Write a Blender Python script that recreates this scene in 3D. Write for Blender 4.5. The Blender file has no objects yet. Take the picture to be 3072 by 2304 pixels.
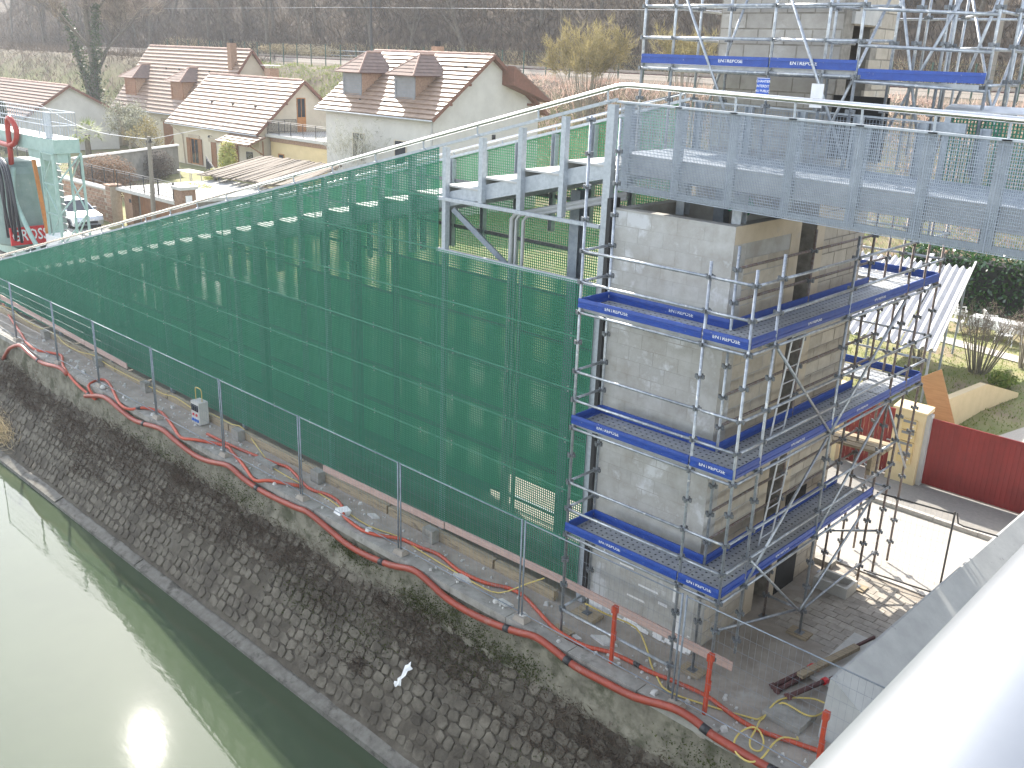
import bpy, bmesh, math, random
import numpy as np
from mathutils import Vector, Matrix, Euler

# ------------------------------------------------------------------ camera, sky, sun, exposure
scene = bpy.context.scene
COL = scene.collection
CAM = (7.39, -12.80, 9.87)
cd = bpy.data.cameras.new('camera'); cam = bpy.data.objects.new('camera', cd); COL.objects.link(cam)
cd.sensor_width = 36.0; cd.lens = 33.62; cd.clip_start = 0.05; cd.clip_end = 2000
RX = Vector((0.72497903, 0.68791443, 0.03433872)); RY = Vector((-0.24700337, 0.21312583, 0.94528658)); RZ = Vector((0.64295781, -0.69379472, 0.32442894))
cam.matrix_world = Matrix(((RX.x, RY.x, RZ.x, CAM[0]), (RX.y, RY.y, RZ.y, CAM[1]), (RX.z, RY.z, RZ.z, CAM[2]), (0, 0, 0, 1)))
scene.camera = cam
SUN = Vector((-0.7300, 0.3100, 0.6088)).normalized()
world = bpy.data.worlds.new('World'); scene.world = world; world.use_nodes = True
wn = world.node_tree; wn.nodes.clear()
sky = wn.nodes.new('ShaderNodeTexSky'); sky.sky_type = 'NISHITA'; sky.sun_disc = False
sky.sun_elevation = math.asin(SUN.z); sky.sun_rotation = math.atan2(SUN.x, SUN.y)
sky.air_density = 1.0; sky.dust_density = 0.8; sky.ozone_density = 0.6
bg = wn.nodes.new('ShaderNodeBackground'); bg.inputs['Strength'].default_value = 0.15
wo = wn.nodes.new('ShaderNodeOutputWorld')
hs0 = wn.nodes.new('ShaderNodeHueSaturation'); hs0.inputs['Saturation'].default_value = 0.5; wn.links.new(sky.outputs[0], hs0.inputs['Color']); wn.links.new(hs0.outputs[0], bg.inputs[0]); wn.links.new(bg.outputs[0], wo.inputs[0])
sd = bpy.data.lights.new('sun', 'SUN'); sd.energy = 3.3; sd.angle = math.radians(0.55); sd.color = (1.0, 0.94, 0.84)
sun = bpy.data.objects.new('sun', sd); COL.objects.link(sun)
sun.rotation_euler = SUN.to_track_quat('Z', 'Y').to_euler(); sun.location = (-60, 30, 60)
vs = scene.view_settings
vs.view_transform = 'Standard'; vs.look = 'None'; vs.exposure = 2.0; vs.gamma = 1.0; vs.use_curve_mapping = False

# ------------------------------------------------------------------ helpers
rnd = random.Random(7)
class MB:
    def __init__(s): s.v = []; s.f = []
    def quad(s, *p):
        b = len(s.v); s.v += [tuple(q) for q in p]; s.f.append(tuple(range(b, b+len(p)))); return s
    def hexa(s, p):          # 8 points: bottom 4 (ccw), top 4
        b = len(s.v); s.v += [tuple(q) for q in p]
        for f in ((3,2,1,0),(4,5,6,7),(0,1,5,4),(1,2,6,5),(2,3,7,6),(3,0,4,7)): s.f.append(tuple(b+i for i in f))
        return s
    def box(s, x0, x1, y0, y1, z0, z1):
        return s.hexa([(x0,y0,z0),(x1,y0,z0),(x1,y1,z0),(x0,y1,z0),(x0,y0,z1),(x1,y0,z1),(x1,y1,z1),(x0,y1,z1)])
    def bar(s, a, b, w, h, up=(0,0,1)):   # rectangular bar from a to b, w sideways, h along up
        a = Vector(a); b = Vector(b); d = (b-a).normalized(); u = Vector(up)
        if abs(d.dot(u)) > .98: u = Vector((0,1,0))
        sd_ = d.cross(u).normalized(); u = sd_.cross(d).normalized()
        sd_ *= w/2; u *= h/2
        return s.hexa([a-sd_-u, b-sd_-u, b+sd_-u, a+sd_-u, a-sd_+u, b-sd_+u, b+sd_+u, a+sd_+u])
    def tube(s, pts, r, n=8, cap=True, r2=None):
        pts = [Vector(p) for p in pts]; m = len(pts); rings = []
        prev = None
        for i, p in enumerate(pts):
            d = (pts[min(i+1,m-1)] - pts[max(i-1,0)])
            if d.length < 1e-6: d = Vector((0,0,1))
            d.normalize()
            if prev is None:
                u = Vector((0,0,1)) if abs(d.z) < .9 else Vector((1,0,0))
            else: u = prev
            u = (u - d*u.dot(d)); u.normalize(); prev = u; w = d.cross(u)
            rr = r if r2 is None else r + (r2-r)*i/max(1,m-1)
            b = len(s.v)
            for k in range(n):
                a = 2*math.pi*k/n; s.v.append(tuple(p + u*(rr*math.cos(a)) + w*(rr*math.sin(a))))
            rings.append(b)
        for i in range(m-1):
            for k in range(n):
                k2 = (k+1) % n
                s.f.append((rings[i]+k, rings[i]+k2, rings[i+1]+k2, rings[i+1]+k))
        if cap:
            s.f.append(tuple(rings[0]+k for k in range(n))[::-1]); s.f.append(tuple(rings[-1]+k for k in range(n)))
        return s
    def lathe(s, prof, c=(0,0,0), n=12):
        b = len(s.v); m = len(prof)
        for r_, z in prof:
            for k in range(n):
                a = 2*math.pi*k/n; s.v.append((c[0]+r_*math.cos(a), c[1]+r_*math.sin(a), c[2]+z))
        for i in range(m-1):
            for k in range(n):
                k2 = (k+1) % n; s.f.append((b+i*n+k, b+i*n+k2, b+(i+1)*n+k2, b+(i+1)*n+k))
        s.f.append(tuple(b+k for k in range(n))[::-1]); s.f.append(tuple(b+(m-1)*n+k for k in range(n)))
        return s
    def prism(s, poly, axis, a, b_):     # poly of (p,q) extruded along axis from a to b_
        n = len(poly); b = len(s.v)
        def pt(p, q, t): return {0:(t,p,q), 1:(p,t,q), 2:(p,q,t)}[axis]
        s.v += [pt(p,q,a) for p,q in poly] + [pt(p,q,b_) for p,q in poly]
        s.f.append(tuple(range(b,b+n))[::-1]); s.f.append(tuple(range(b+n,b+2*n)))
        for i in range(n):
            j = (i+1) % n; s.f.append((b+i,b+j,b+n+j,b+n+i))
        return s
    def mesh(s, name, off=(0,0,0)):
        me = bpy.data.meshes.new(name)
        o = off
        me.from_pydata([(x-o[0],y-o[1],z-o[2]) for x,y,z in s.v], [], s.f)
        bm = bmesh.new(); bm.from_mesh(me); bmesh.ops.recalc_face_normals(bm, faces=bm.faces); bm.to_mesh(me); bm.free()
        return me
ORG = {}
def org(o): return ORG.get(o.name, (0,0,0)) if o else (0,0,0)
def link(name, me, m=None, parent=None, smooth=False):
    o = bpy.data.objects.new(name, me); COL.objects.link(o)
    if parent is not None: o.parent = parent; ORG[o.name] = org(parent)
    if me is not None and m is not None and not me.materials: me.materials.append(m)
    if smooth and me: me.shade_smooth()
    return o
def build(mb, name, m, parent=None, smooth=False):
    return link(name, mb.mesh(name, org(parent)), m, parent, smooth)
def tag(o, label=None, cat=None, group=None, kind=None):
    if label: o['label'] = label
    if cat: o['category'] = cat
    if group: o['group'] = group
    if kind: o['kind'] = kind
    return o
def thing(name, loc, label, cat, group=None):
    o = bpy.data.objects.new(name, None); COL.objects.link(o); o.location = loc; o.empty_display_size = .2
    ORG[o.name] = tuple(loc); return tag(o, label, cat, group)
def single(mb, name, m, label, cat, group=None, smooth=False):   # a thing that is one mesh, origin at its base
    xs = [v[0] for v in mb.v]; ys = [v[1] for v in mb.v]; zs = [v[2] for v in mb.v]
    off = ((min(xs)+max(xs))/2, (min(ys)+max(ys))/2, min(zs))
    o = link(name, mb.mesh(name, off), m, None, smooth); o.location = off; ORG[o.name] = off
    return tag(o, label, cat, group)
def struct(mb, name, m, smooth=False):
    return tag(build(mb, name, m, None, smooth), kind='structure')
def piece(name, me, parent, loc, rot=None, scale=None, m=None):   # shared-mesh child
    o = bpy.data.objects.new(name, me); COL.objects.link(o); o.parent = parent
    b = org(parent); o.location = (loc[0]-b[0], loc[1]-b[1], loc[2]-b[2])
    if rot: o.rotation_euler = rot
    if scale: o.scale = scale
    if m and not me.materials: me.materials.append(m)
    return o
def copy_tree(o, parent=None):
    c = o.copy(); COL.objects.link(c)
    if parent is not None: c.parent = parent
    for ch in list(o.children): copy_tree(ch, c)
    return c
def rawmesh(name, V, F):        # numpy verts (n,3), faces (m,k)
    me = bpy.data.meshes.new(name); n = len(V); m, k = F.shape
    me.vertices.add(n); me.vertices.foreach_set('co', np.asarray(V, np.float32).ravel())
    me.loops.add(m*k); me.loops.foreach_set('vertex_index', np.asarray(F, np.int32).ravel())
    me.polygons.add(m); me.polygons.foreach_set('loop_start', np.arange(0, m*k, k, dtype=np.int32))
    me.polygons.foreach_set('loop_total', np.full(m, k, np.int32))
    me.update(calc_edges=True); me.validate(); return me

# ------------------------------------------------------------------ materials
MATS = {}
def mat(name, c1, c2=None, scale=6.0, rough=.7, bump=0.0, bscale=None, metal=0.0, rand=0.0, detail=6, spec=.5, c3=None, s3=1.2, t3=.55, w3=.12, stretch=None, trans=0.0):
    m = bpy.data.materials.new(name); m.use_nodes = True; nt = m.node_tree; N = nt.nodes; L = nt.links
    b = N['Principled BSDF']; b.inputs['Roughness'].default_value = rough; b.inputs['Metallic'].default_value = metal
    b.inputs['Specular IOR Level'].default_value = spec
    tc = N.new('ShaderNodeTexCoord'); geo = N.new('ShaderNodeNewGeometry')
    src = geo.outputs['Position']
    if stretch:
        mp = N.new('ShaderNodeMapping'); mp.inputs['Scale'].default_value = stretch; L.new(src, mp.inputs['Vector']); src = mp.outputs[0]
    out = None
    if c2 is None: c2 = tuple(x*.8 for x in c1)
    nz = N.new('ShaderNodeTexNoise'); nz.inputs['Scale'].default_value = scale; nz.inputs['Detail'].default_value = detail; nz.inputs['Roughness'].default_value = .62
    L.new(src, nz.inputs['Vector'])
    rp = N.new('ShaderNodeValToRGB'); rp.color_ramp.elements[0].position = .36; rp.color_ramp.elements[1].position = .64
    rp.color_ramp.elements[0].color = (*c1,1); rp.color_ramp.elements[1].color = (*c2,1)
    L.new(nz.outputs['Fac'], rp.inputs['Fac']); out = rp.outputs[0]
    if c3 is not None:
        n3 = N.new('ShaderNodeTexNoise'); n3.inputs['Scale'].default_value = s3; n3.inputs['Detail'].default_value = 7; n3.inputs['Roughness'].default_value = .65
        L.new(src, n3.inputs['Vector'])
        r3 = N.new('ShaderNodeMapRange'); r3.inputs['From Min'].default_value = t3; r3.inputs['From Max'].default_value = t3+w3
        L.new(n3.outputs['Fac'], r3.inputs['Value'])
        mx = N.new('ShaderNodeMix'); mx.data_type = 'RGBA'; L.new(r3.outputs[0], mx.inputs[0]); L.new(out, mx.inputs[6]); mx.inputs[7].default_value = (*c3,1); out = mx.outputs[2]
    if rand > 0:
        oi = N.new('ShaderNodeObjectInfo'); mr = N.new('ShaderNodeMapRange'); mr.inputs['To Min'].default_value = 1-rand; mr.inputs['To Max'].default_value = 1+rand
        L.new(oi.outputs['Random'], mr.inputs['Value'])
        hs = N.new('ShaderNodeHueSaturation'); L.new(mr.outputs[0], hs.inputs['Value']); L.new(out, hs.inputs['Color']); out = hs.outputs[0]
    L.new(out, b.inputs['Base Color'])
    if bump > 0:
        nb = N.new('ShaderNodeTexNoise'); nb.inputs['Scale'].default_value = bscale or scale*3; nb.inputs['Detail'].default_value = 5
        L.new(src, nb.inputs['Vector'])
        bp = N.new('ShaderNodeBump'); bp.inputs['Strength'].default_value = min(1, bump); bp.inputs['Distance'].default_value = .02
        L.new(nb.outputs['Fac'], bp.inputs['Height']); L.new(bp.outputs[0], b.inputs['Normal'])
    if trans > 0:
        b.inputs['Transmission Weight'].default_value = trans
    MATS[name] = m; return m
def leafmat(name, c1, c2, rough=.5, tr=.4, spec=.4):
    m = bpy.data.materials.new(name); m.use_nodes = True; nt = m.node_tree; N = nt.nodes; L = nt.links
    b = N['Principled BSDF']; b.inputs['Roughness'].default_value = rough; b.inputs['Specular IOR Level'].default_value = spec
    geo = N.new('ShaderNodeNewGeometry'); rp = N.new('ShaderNodeValToRGB')
    rp.color_ramp.elements[0].color = (*c1,1); rp.color_ramp.elements[1].color = (*c2,1)
    L.new(geo.outputs['Random Per Island'], rp.inputs['Fac']); L.new(rp.outputs[0], b.inputs['Base Color'])
    if tr > 0:
        t = N.new('ShaderNodeBsdfTranslucent'); L.new(rp.outputs[0], t.inputs['Color']); mx = N.new('ShaderNodeMixShader'); mx.inputs[0].default_value = tr
        L.new(b.outputs[0], mx.inputs[1]); L.new(t.outputs[0], mx.inputs[2]); L.new(mx.outputs[0], N['Material Output'].inputs[0])
    MATS[name] = m; return m
M = MATS
mat('galv', (.44,.47,.50), (.34,.37,.40), 14, .45, metal=.25, rand=.06)
mat('galv_dull', (.30,.33,.37), (.22,.25,.29), 9, .6, metal=.3)
mat('stainless', (.80,.78,.74), (.70,.68,.65), 3, .16, metal=1.0)
mat('tube', (.42,.44,.46), (.26,.28,.31), 11, .38, metal=.6, rand=.08, c3=(.62,.61,.58), s3=9, t3=.60, w3=.06)
mat('tube_rusty', (.22,.20,.19), (.14,.09,.07), 16, .6, metal=.4, rand=.1)
mat('coupler', (.13,.14,.15), (.22,.23,.24), 20, .5, metal=.5)
mat('blue_paint', (.009,.042,.23), (.014,.06,.29), 10, .42, c3=(.35,.37,.42), s3=24, t3=.66, w3=.05, rand=.06)
mat('clip_metal', (.45,.47,.45), None, 8, .4, metal=.5)
mat('white_print', (.8,.8,.78), (.7,.7,.7), 8, .6)
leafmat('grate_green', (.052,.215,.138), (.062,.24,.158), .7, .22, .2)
leafmat('grate_green_backlit', (.14,.40,.23), (.17,.46,.27), .5, .5)  # same grating in paler green, sun from behind put into the colour
mat('mesh_galv', (.32,.355,.40), (.26,.29,.335), 8, .5, metal=.2)
mat('grate_edge', (.052,.205,.132), (.060,.225,.148), 3, .7)
mat('fence_galv', (.25,.28,.31), (.18,.20,.23), 12, .5, metal=.3)
mat('plate_grey', (.48,.48,.48), (.40,.405,.41), 4, .6)
mat('deck_white', (.44,.435,.42), (.36,.355,.34), 5, .65)
mat('block', (.48,.425,.345), (.40,.35,.28), 5, .9, bump=.35, bscale=60, rand=.09, c3=(.46,.43,.38), s3=2.2, t3=.60, w3=.1)
mat('block_smooth', (.44,.43,.405), (.33,.31,.275), 2.6, .9, bump=.2, bscale=50, rand=.04, c3=(.54,.54,.535), s3=1.3, t3=.54, w3=.08)
mat('block_grey', (.40,.375,.335), (.33,.305,.27), 4, .9, bump=.3, bscale=60, rand=.05, c3=(.47,.45,.42), s3=1.8, t3=.58, w3=.1)
mat('mortar', (.30,.275,.235), (.20,.18,.15), 8, .95, bump=.3)
mat('mortar_light', (.41,.40,.375), (.31,.29,.255), 2.6, .95, bump=.2)
mat('band', (.52,.44,.33), (.46,.385,.285), 3, .9, bump=.15, c3=(.40,.36,.31), s3=2, t3=.6)
mat('concrete', (.31,.295,.26), (.22,.205,.18), 4, .9, bump=.35, bscale=40, c3=(.14,.13,.11), s3=2.2, t3=.56)
mat('concrete_light', (.52,.50,.46), (.44,.43,.40), 5, .9, bump=.2, bscale=40)
mat('black_rubber', (.02,.02,.022), (.012,.012,.014), 5, .5)
mat('dark', (.025,.024,.023), (.015,.015,.015), 5, .9)
mat('quay', (.34,.30,.25), (.25,.215,.178), 2.5, .95, bump=.4, bscale=30, c3=(.35,.325,.285), s3=1.1, t3=.58)
mat('paver', (.37,.335,.285), (.28,.25,.215), 7, .9, bump=.3, bscale=40, rand=.14)
mat('asphalt', (.40,.37,.33), (.31,.29,.26), 30, .85, bump=.4, bscale=120, c3=(.25,.24,.225), s3=.55, t3=.55, w3=.1)
mat('pavement', (.24,.225,.205), (.20,.19,.175), 12, .9, bump=.3, bscale=60)
mat('kerbstone', (.40,.38,.35), (.32,.30,.28), 8, .9, bump=.2)
mat('gravel', (.52,.47,.40), (.40,.36,.31), 26, .95, bump=.5, bscale=90)
mat('stone', (.15,.13,.098), (.095,.082,.060), 4, .95, bump=.9, bscale=30, rand=.16, c3=(.062,.051,.037), s3=1.7, t3=.42, w3=.18)
mat('bank_earth', (.092,.077,.056), (.055,.045,.032), 3.5, 1, bump=.9, bscale=22, c3=(.12,.105,.08), s3=1.1, t3=.52, w3=.15)
mat('quay_wall', (.22,.20,.15), (.12,.108,.08), 3.2, .95, bump=.9, bscale=16, c3=(.07,.07,.04), s3=1.6, t3=.52, w3=.14)
mat('toe_concrete', (.17,.16,.135), (.11,.10,.083), 5, .95, bump=.5, bscale=30, c3=(.06,.055,.043), s3=2.5, t3=.55)
mat('moss', (.05,.075,.015), (.09,.11,.03), 14, 1, bump=.6)
mat('conduit', (.44,.066,.026), (.36,.052,.022), 6, .5, c3=(.22,.075,.05), s3=3, t3=.58)
mat('conduit_dark', (.29,.046,.022), (.22,.036,.018), 5, .45, c3=(.28,.10,.07), s3=4, t3=.6)
mat('yellow_cable', (.55,.42,.10), (.50,.38,.12), 9, .5)
mat('orange_paint', (.44,.055,.02), (.35,.045,.018), 14, .5, c3=(.2,.06,.03), s3=12, t3=.64)
mat('plank_pink', (.47,.33,.28), (.36,.24,.205), 5, .8, stretch=(1,9,9), c3=(.22,.15,.12), s3=7, t3=.62)
mat('timber', (.36,.29,.19), (.26,.205,.135), 4, .85, stretch=(1,8,8), c3=(.14,.11,.08), s3=3, t3=.54)
mat('timber_dark', (.12,.045,.04), (.07,.03,.028), 5, .8, stretch=(6,1,6), c3=(.3,.05,.04), s3=9, t3=.63)
mat('plywood', (.50,.29,.14), (.42,.235,.11), 3, .75, stretch=(1,1,9))
mat('roof_tile', (.29,.20,.14), (.205,.138,.098), 3, .55, rand=.05, bump=.3, bscale=14, c3=(.17,.12,.10), s3=3, t3=.62, w3=.14)
mat('roof_tile_brown_and_shade', (.22,.155,.125), (.17,.12,.10), 3, .9, rand=.06, bump=.3, bscale=14)  # brown roof tile, also the shaded tone for dormer roofs
mat('ridge_tile', (.40,.27,.21), (.3,.19,.15), 6, .85, rand=.15)
mat('wall_cream', (.54,.48,.375), (.49,.435,.34), 2, .95, bump=.1, bscale=40)
mat('wall_white', (.54,.52,.475), (.48,.46,.42), 1.2, .95, bump=.1, bscale=40, c3=(.50,.48,.44), s3=.8, t3=.62)
mat('wall_yellow', (.66,.52,.30), (.60,.47,.27), 1.5, .95)
mat('wall_grey', (.30,.285,.26), (.2,.19,.175), 1.4, .95, bump=.3)
mat('brick', (.36,.235,.155), (.25,.15,.10), 9, .9, rand=.18, bump=.2)
mat('brick_mortar', (.45,.38,.29), (.36,.30,.23), 6, .95)
mat('wood_brown', (.25,.115,.05), (.19,.085,.035), 4, .6)
mat('wood_orange', (.45,.20,.06), (.36,.15,.045), 4, .5)
mat('shutter_grey', (.20,.20,.205), (.17,.17,.175), 4, .6)
mat('bargeboard', (.20,.09,.06), (.15,.07,.045), 4, .7)
mat('iron', (.03,.03,.032), (.02,.02,.022), 8, .5)
mat('glass', (.03,.035,.045), (.02,.025,.03), 2, .08)
mat('zinc', (.50,.51,.52), (.42,.43,.45), 5, .4, metal=.5)
mat('reeds', (.20,.165,.13), (.11,.09,.07), 12, .95, rand=.2)
mat('gate_red', (.235,.022,.02), (.19,.018,.017), 2, .45, rand=.05)
mat('cream_pillar', (.66,.52,.32), (.61,.48,.29), 3, .9)
mat('mailbox', (.60,.44,.21), (.55,.40,.19), 4, .5)
mat('fibre_cement', (.46,.455,.46), (.38,.375,.385), 3, .8, rand=.05)
mat('white_plastic', (.78,.77,.74), (.70,.69,.67), 4, .4)
mat('rig_green', (.30,.42,.375), (.24,.35,.31), 4, .5, c3=(.30,.27,.22), s3=4, t3=.66)
mat('rig_tank', (.21,.28,.255), (.165,.235,.21), 2.5, .55, c3=(.33,.33,.29), s3=6, t3=.62)
mat('rig_red', (.60,.02,.025), (.5,.02,.02), 5, .5)
mat('hose_red', (.38,.035,.02), (.30,.03,.02), 5, .45)
mat('hose_black', (.012,.013,.02), (.02,.02,.028), 5, .4)
mat('rust_orange', (.50,.20,.05), (.4,.15,.04), 5, .7)
mat('car_silver', (.66,.68,.72), (.64,.66,.70), 2, .2, metal=.7)
mat('tyre', (.02,.02,.02), (.03,.03,.03), 5, .8)
mat('ballast', (.25,.215,.18), (.14,.12,.10), 40, 1, bump=.8, bscale=60)
mat('rail_steel', (.33,.28,.24), (.25,.21,.18), 6, .45, metal=.4)
mat('fence_green', (.03,.07,.05), (.04,.09,.065), 4, .5)
mat('pole_wood', (.25,.22,.18), (.18,.16,.13), 4, .9, stretch=(6,6,1))
mat('pole_dark', (.07,.065,.06), (.05,.045,.042), 4, .8)
mat('bark', (.16,.135,.105), (.09,.075,.058), 5, .95)
mat('bark_light', (.24,.215,.17), (.15,.13,.10), 5, .95)
mat('paper', (.75,.74,.72), (.65,.64,.63), 5, .7)
mat('sign_blue', (.02,.09,.42), (.02,.085,.40), 4, .4)
mat('white_handrail', (.30,.31,.325), (.26,.27,.285), 5, .32, metal=.6, c3=(.22,.225,.235), s3=14, t3=.66, w3=.05)
mat('ledge_grey', (.40,.40,.385), (.33,.33,.32), 2.2, .7, bump=.15, c3=(.24,.24,.235), s3=5, t3=.66, w3=.06)
leafmat('twigs', (.13,.10,.078), (.30,.25,.20), .8, .25, .2)
leafmat('twigs_dark', (.07,.055,.045), (.16,.13,.10), .85, .2, .2)
leafmat('twigs_gold', (.20,.165,.07), (.36,.30,.14), .8, .3, .2)
leafmat('dry_grass', (.34,.27,.16), (.52,.44,.30), .9, .35, .2)
leafmat('pink_scrub', (.40,.27,.22), (.60,.47,.40), .9, .35, .2)
leafmat('ivy', (.03,.05,.02), (.08,.10,.04), .6, .3)
leafmat('laurel', (.015,.055,.012), (.05,.12,.03), .22, .3, 1.0)
leafmat('grass_blade', (.10,.17,.03), (.26,.28,.07), .8, .35, .2)
leafmat('bank_weed', (.05,.038,.03), (.15,.11,.08), .9, .15, .2)
leafmat('bank_moss', (.03,.042,.010), (.075,.085,.022), .9, .15, .2)
leafmat('palm_green', (.12,.18,.03), (.28,.32,.07), .6, .4)
leafmat('olive', (.14,.145,.09), (.42,.41,.32), .6, .3)
leafmat('bamboo', (.25,.28,.06), (.48,.46,.14), .6, .4)
leafmat('brown_hedge', (.14,.085,.05), (.30,.19,.12), .85, .25, .2)
# canal water
m = mat('water', (.058,.076,.046), (.049,.066,.040), .25, .022)
nt = m.node_tree; b = nt.nodes['Principled BSDF']; b.inputs['IOR'].default_value = 1.38; b.inputs['Specular IOR Level'].default_value = .5
geo = nt.nodes.new('ShaderNodeNewGeometry'); mp = nt.nodes.new('ShaderNodeMapping'); mp.inputs['Scale'].default_value = (1.4, 3.2, 1); mp.inputs['Rotation'].default_value = (0,0,.5)
nt.links.new(geo.outputs['Position'], mp.inputs['Vector'])
n1 = nt.nodes.new('ShaderNodeTexNoise'); n1.inputs['Scale'].default_value = 2.2; n1.inputs['Detail'].default_value = 4; nt.links.new(mp.outputs[0], n1.inputs['Vector'])
n2 = nt.nodes.new('ShaderNodeTexNoise'); n2.inputs['Scale'].default_value = .22; nt.links.new(geo.outputs['Position'], n2.inputs['Vector'])
r2 = nt.nodes.new('ShaderNodeMapRange'); r2.inputs['From Min'].default_value = .42; r2.inputs['From Max'].default_value = .66; r2.inputs['To Min'].default_value = .12; r2.inputs['To Max'].default_value = 1.0
nt.links.new(n2.outputs['Fac'], r2.inputs['Value'])
mu = nt.nodes.new('ShaderNodeMath'); mu.operation = 'MULTIPLY'; nt.links.new(n1.outputs['Fac'], mu.inputs[0]); nt.links.new(r2.outputs[0], mu.inputs[1])
bp = nt.nodes.new('ShaderNodeBump'); bp.inputs['Strength'].default_value = .10; bp.inputs['Distance'].default_value = .03
nt.links.new(mu.outputs[0], bp.inputs['Height']); nt.links.new(bp.outputs[0], b.inputs['Normal'])
# scaffold deck: grey steel punched with rows of small dark slots
m = mat('deck_plate', (.40,.41,.41), (.31,.32,.33), 9, .55, metal=.35, c3=(.45,.45,.44), s3=6, t3=.60)
nt = m.node_tree; b = nt.nodes['Principled BSDF']; geo = nt.nodes.new('ShaderNodeNewGeometry')
def punched(m, cx, cy, w):
    nt = m.node_tree; b = nt.nodes['Principled BSDF']; geo = nt.nodes.new('ShaderNodeNewGeometry')
    sep = nt.nodes.new('ShaderNodeSeparateXYZ'); nt.links.new(geo.outputs['Position'], sep.inputs[0]); fs = []
    for ax, c_ in ((0,cx),(1,cy)):
        a = nt.nodes.new('ShaderNodeMath'); a.operation='DIVIDE'; nt.links.new(sep.outputs[ax], a.inputs[0]); a.inputs[1].default_value = c_
        f_ = nt.nodes.new('ShaderNodeMath'); f_.operation='FRACT'; nt.links.new(a.outputs[0], f_.inputs[0])
        l = nt.nodes.new('ShaderNodeMath'); l.operation='LESS_THAN'; nt.links.new(f_.outputs[0], l.inputs[0]); l.inputs[1].default_value = w
        fs.append(l)
    mu = nt.nodes.new('ShaderNodeMath'); mu.operation='MULTIPLY'; nt.links.new(fs[0].outputs[0], mu.inputs[0]); nt.links.new(fs[1].outputs[0], mu.inputs[1])
    old = b.inputs['Base Color'].links[0].from_socket
    mx = nt.nodes.new('ShaderNodeMix'); mx.data_type='RGBA'; nt.links.new(mu.outputs[0], mx.inputs[0]); nt.links.new(old, mx.inputs[6]); mx.inputs[7].default_value=(.03,.03,.03,1)
    nt.links.new(mx.outputs[2], b.inputs['Base Color'])
punched(m, .115, .115, .3)

# ------------------------------------------------------------------ setting: land, street, canal
def fence_y(x): 
    t = min(1, max(0, (x+45)/45)); t = t*t*(3-2*t)
    return 50 - 5*t
def sstep(a, b, v):
    t = min(1, max(0, (v-a)/(b-a))); return t*t*(3-2*t)
def land(x, y):
    yf = fence_y(x)
    z = 8.1*sstep(yf-11, yf-1.2, y)
    if y > yf-1: z += .35*sstep(yf+1.5, yf+3.5, y)
    if y > yf+12:
        d = y-yf-12; z += .62*d - .0009*d*d + (1.2*math.sin(x*.11+y*.07)+.6*math.sin(x*.31-y*.2))*sstep(0,12,d)
    if yf-11 < y < yf-1: z += .25*math.sin(x*.9)*math.sin(y*.8)
    if x < -95: z += .0
    return z
xs = list(np.arange(-330, -110, 6.0)) + list(np.arange(-110, 20, 2.0)) + list(np.arange(20, 141, 8.0))
ys = [-1.45, 2.5, 5.2] + list(np.arange(8, 36, 3.0)) + list(np.arange(36, 66, 1.0)) + list(np.arange(66, 150, 3.0)) + [160, 180, 200]
g = MB()
for y in ys:
    for x in xs: g.v.append((x, y, land(x,y) - .03))
nx = len(xs)
for j in range(len(ys)-1):
    for i in range(nx-1): g.f.append((j*nx+i, j*nx+i+1, (j+1)*nx+i+1, (j+1)*nx+i))
gm = mat('ground', (.17,.19,.065), (.27,.235,.125), .9, 1, bump=.6, bscale=18, c3=(.24,.185,.12), s3=.35, t3=.52, w3=.1)
nt = gm.node_tree; b = nt.nodes['Principled BSDF']; old = b.inputs['Base Color'].links[0].from_socket
geo = nt.nodes.new('ShaderNodeNewGeometry'); sep = nt.nodes.new('ShaderNodeSeparateXYZ'); nt.links.new(geo.outputs['Position'], sep.inputs[0])
mr = nt.nodes.new('ShaderNodeMapRange'); mr.inputs['From Min'].default_value = 3.5; mr.inputs['From Max'].default_value = 8.5; nt.links.new(sep.outputs[2], mr.inputs['Value'])
n4 = nt.nodes.new('ShaderNodeTexNoise'); n4.inputs['Scale'].default_value = .8; n4.inputs['Detail'].default_value = 8; nt.links.new(geo.outputs['Position'], n4.inputs['Vector'])
rp = nt.nodes.new('ShaderNodeValToRGB'); rp.color_ramp.elements[0].color = (.045,.034,.025,1); rp.color_ramp.elements[1].color = (.14,.105,.073,1)
rp.color_ramp.elements[0].position = .35; rp.color_ramp.elements[1].position = .68; nt.links.new(n4.outputs['Fac'], rp.inputs['Fac'])
mx = nt.nodes.new('ShaderNodeMix'); mx.data_type = 'RGBA'; nt.links.new(mr.outputs[0], mx.inputs[0]); nt.links.new(old, mx.inputs[6]); nt.links.new(rp.outputs[0], mx.inputs[7]); nt.links.new(mx.outputs[2], b.inputs['Base Color'])
struct(g, 'ground', gm, True)

struct(MB().box(-330,140,-45,-3.2,-3.6,-3.1), 'canal_water', M['water'])
struct(MB().box(-330,140,-60,-44.9,-4,-.2), 'far_bank', M['bank_earth'])
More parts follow.
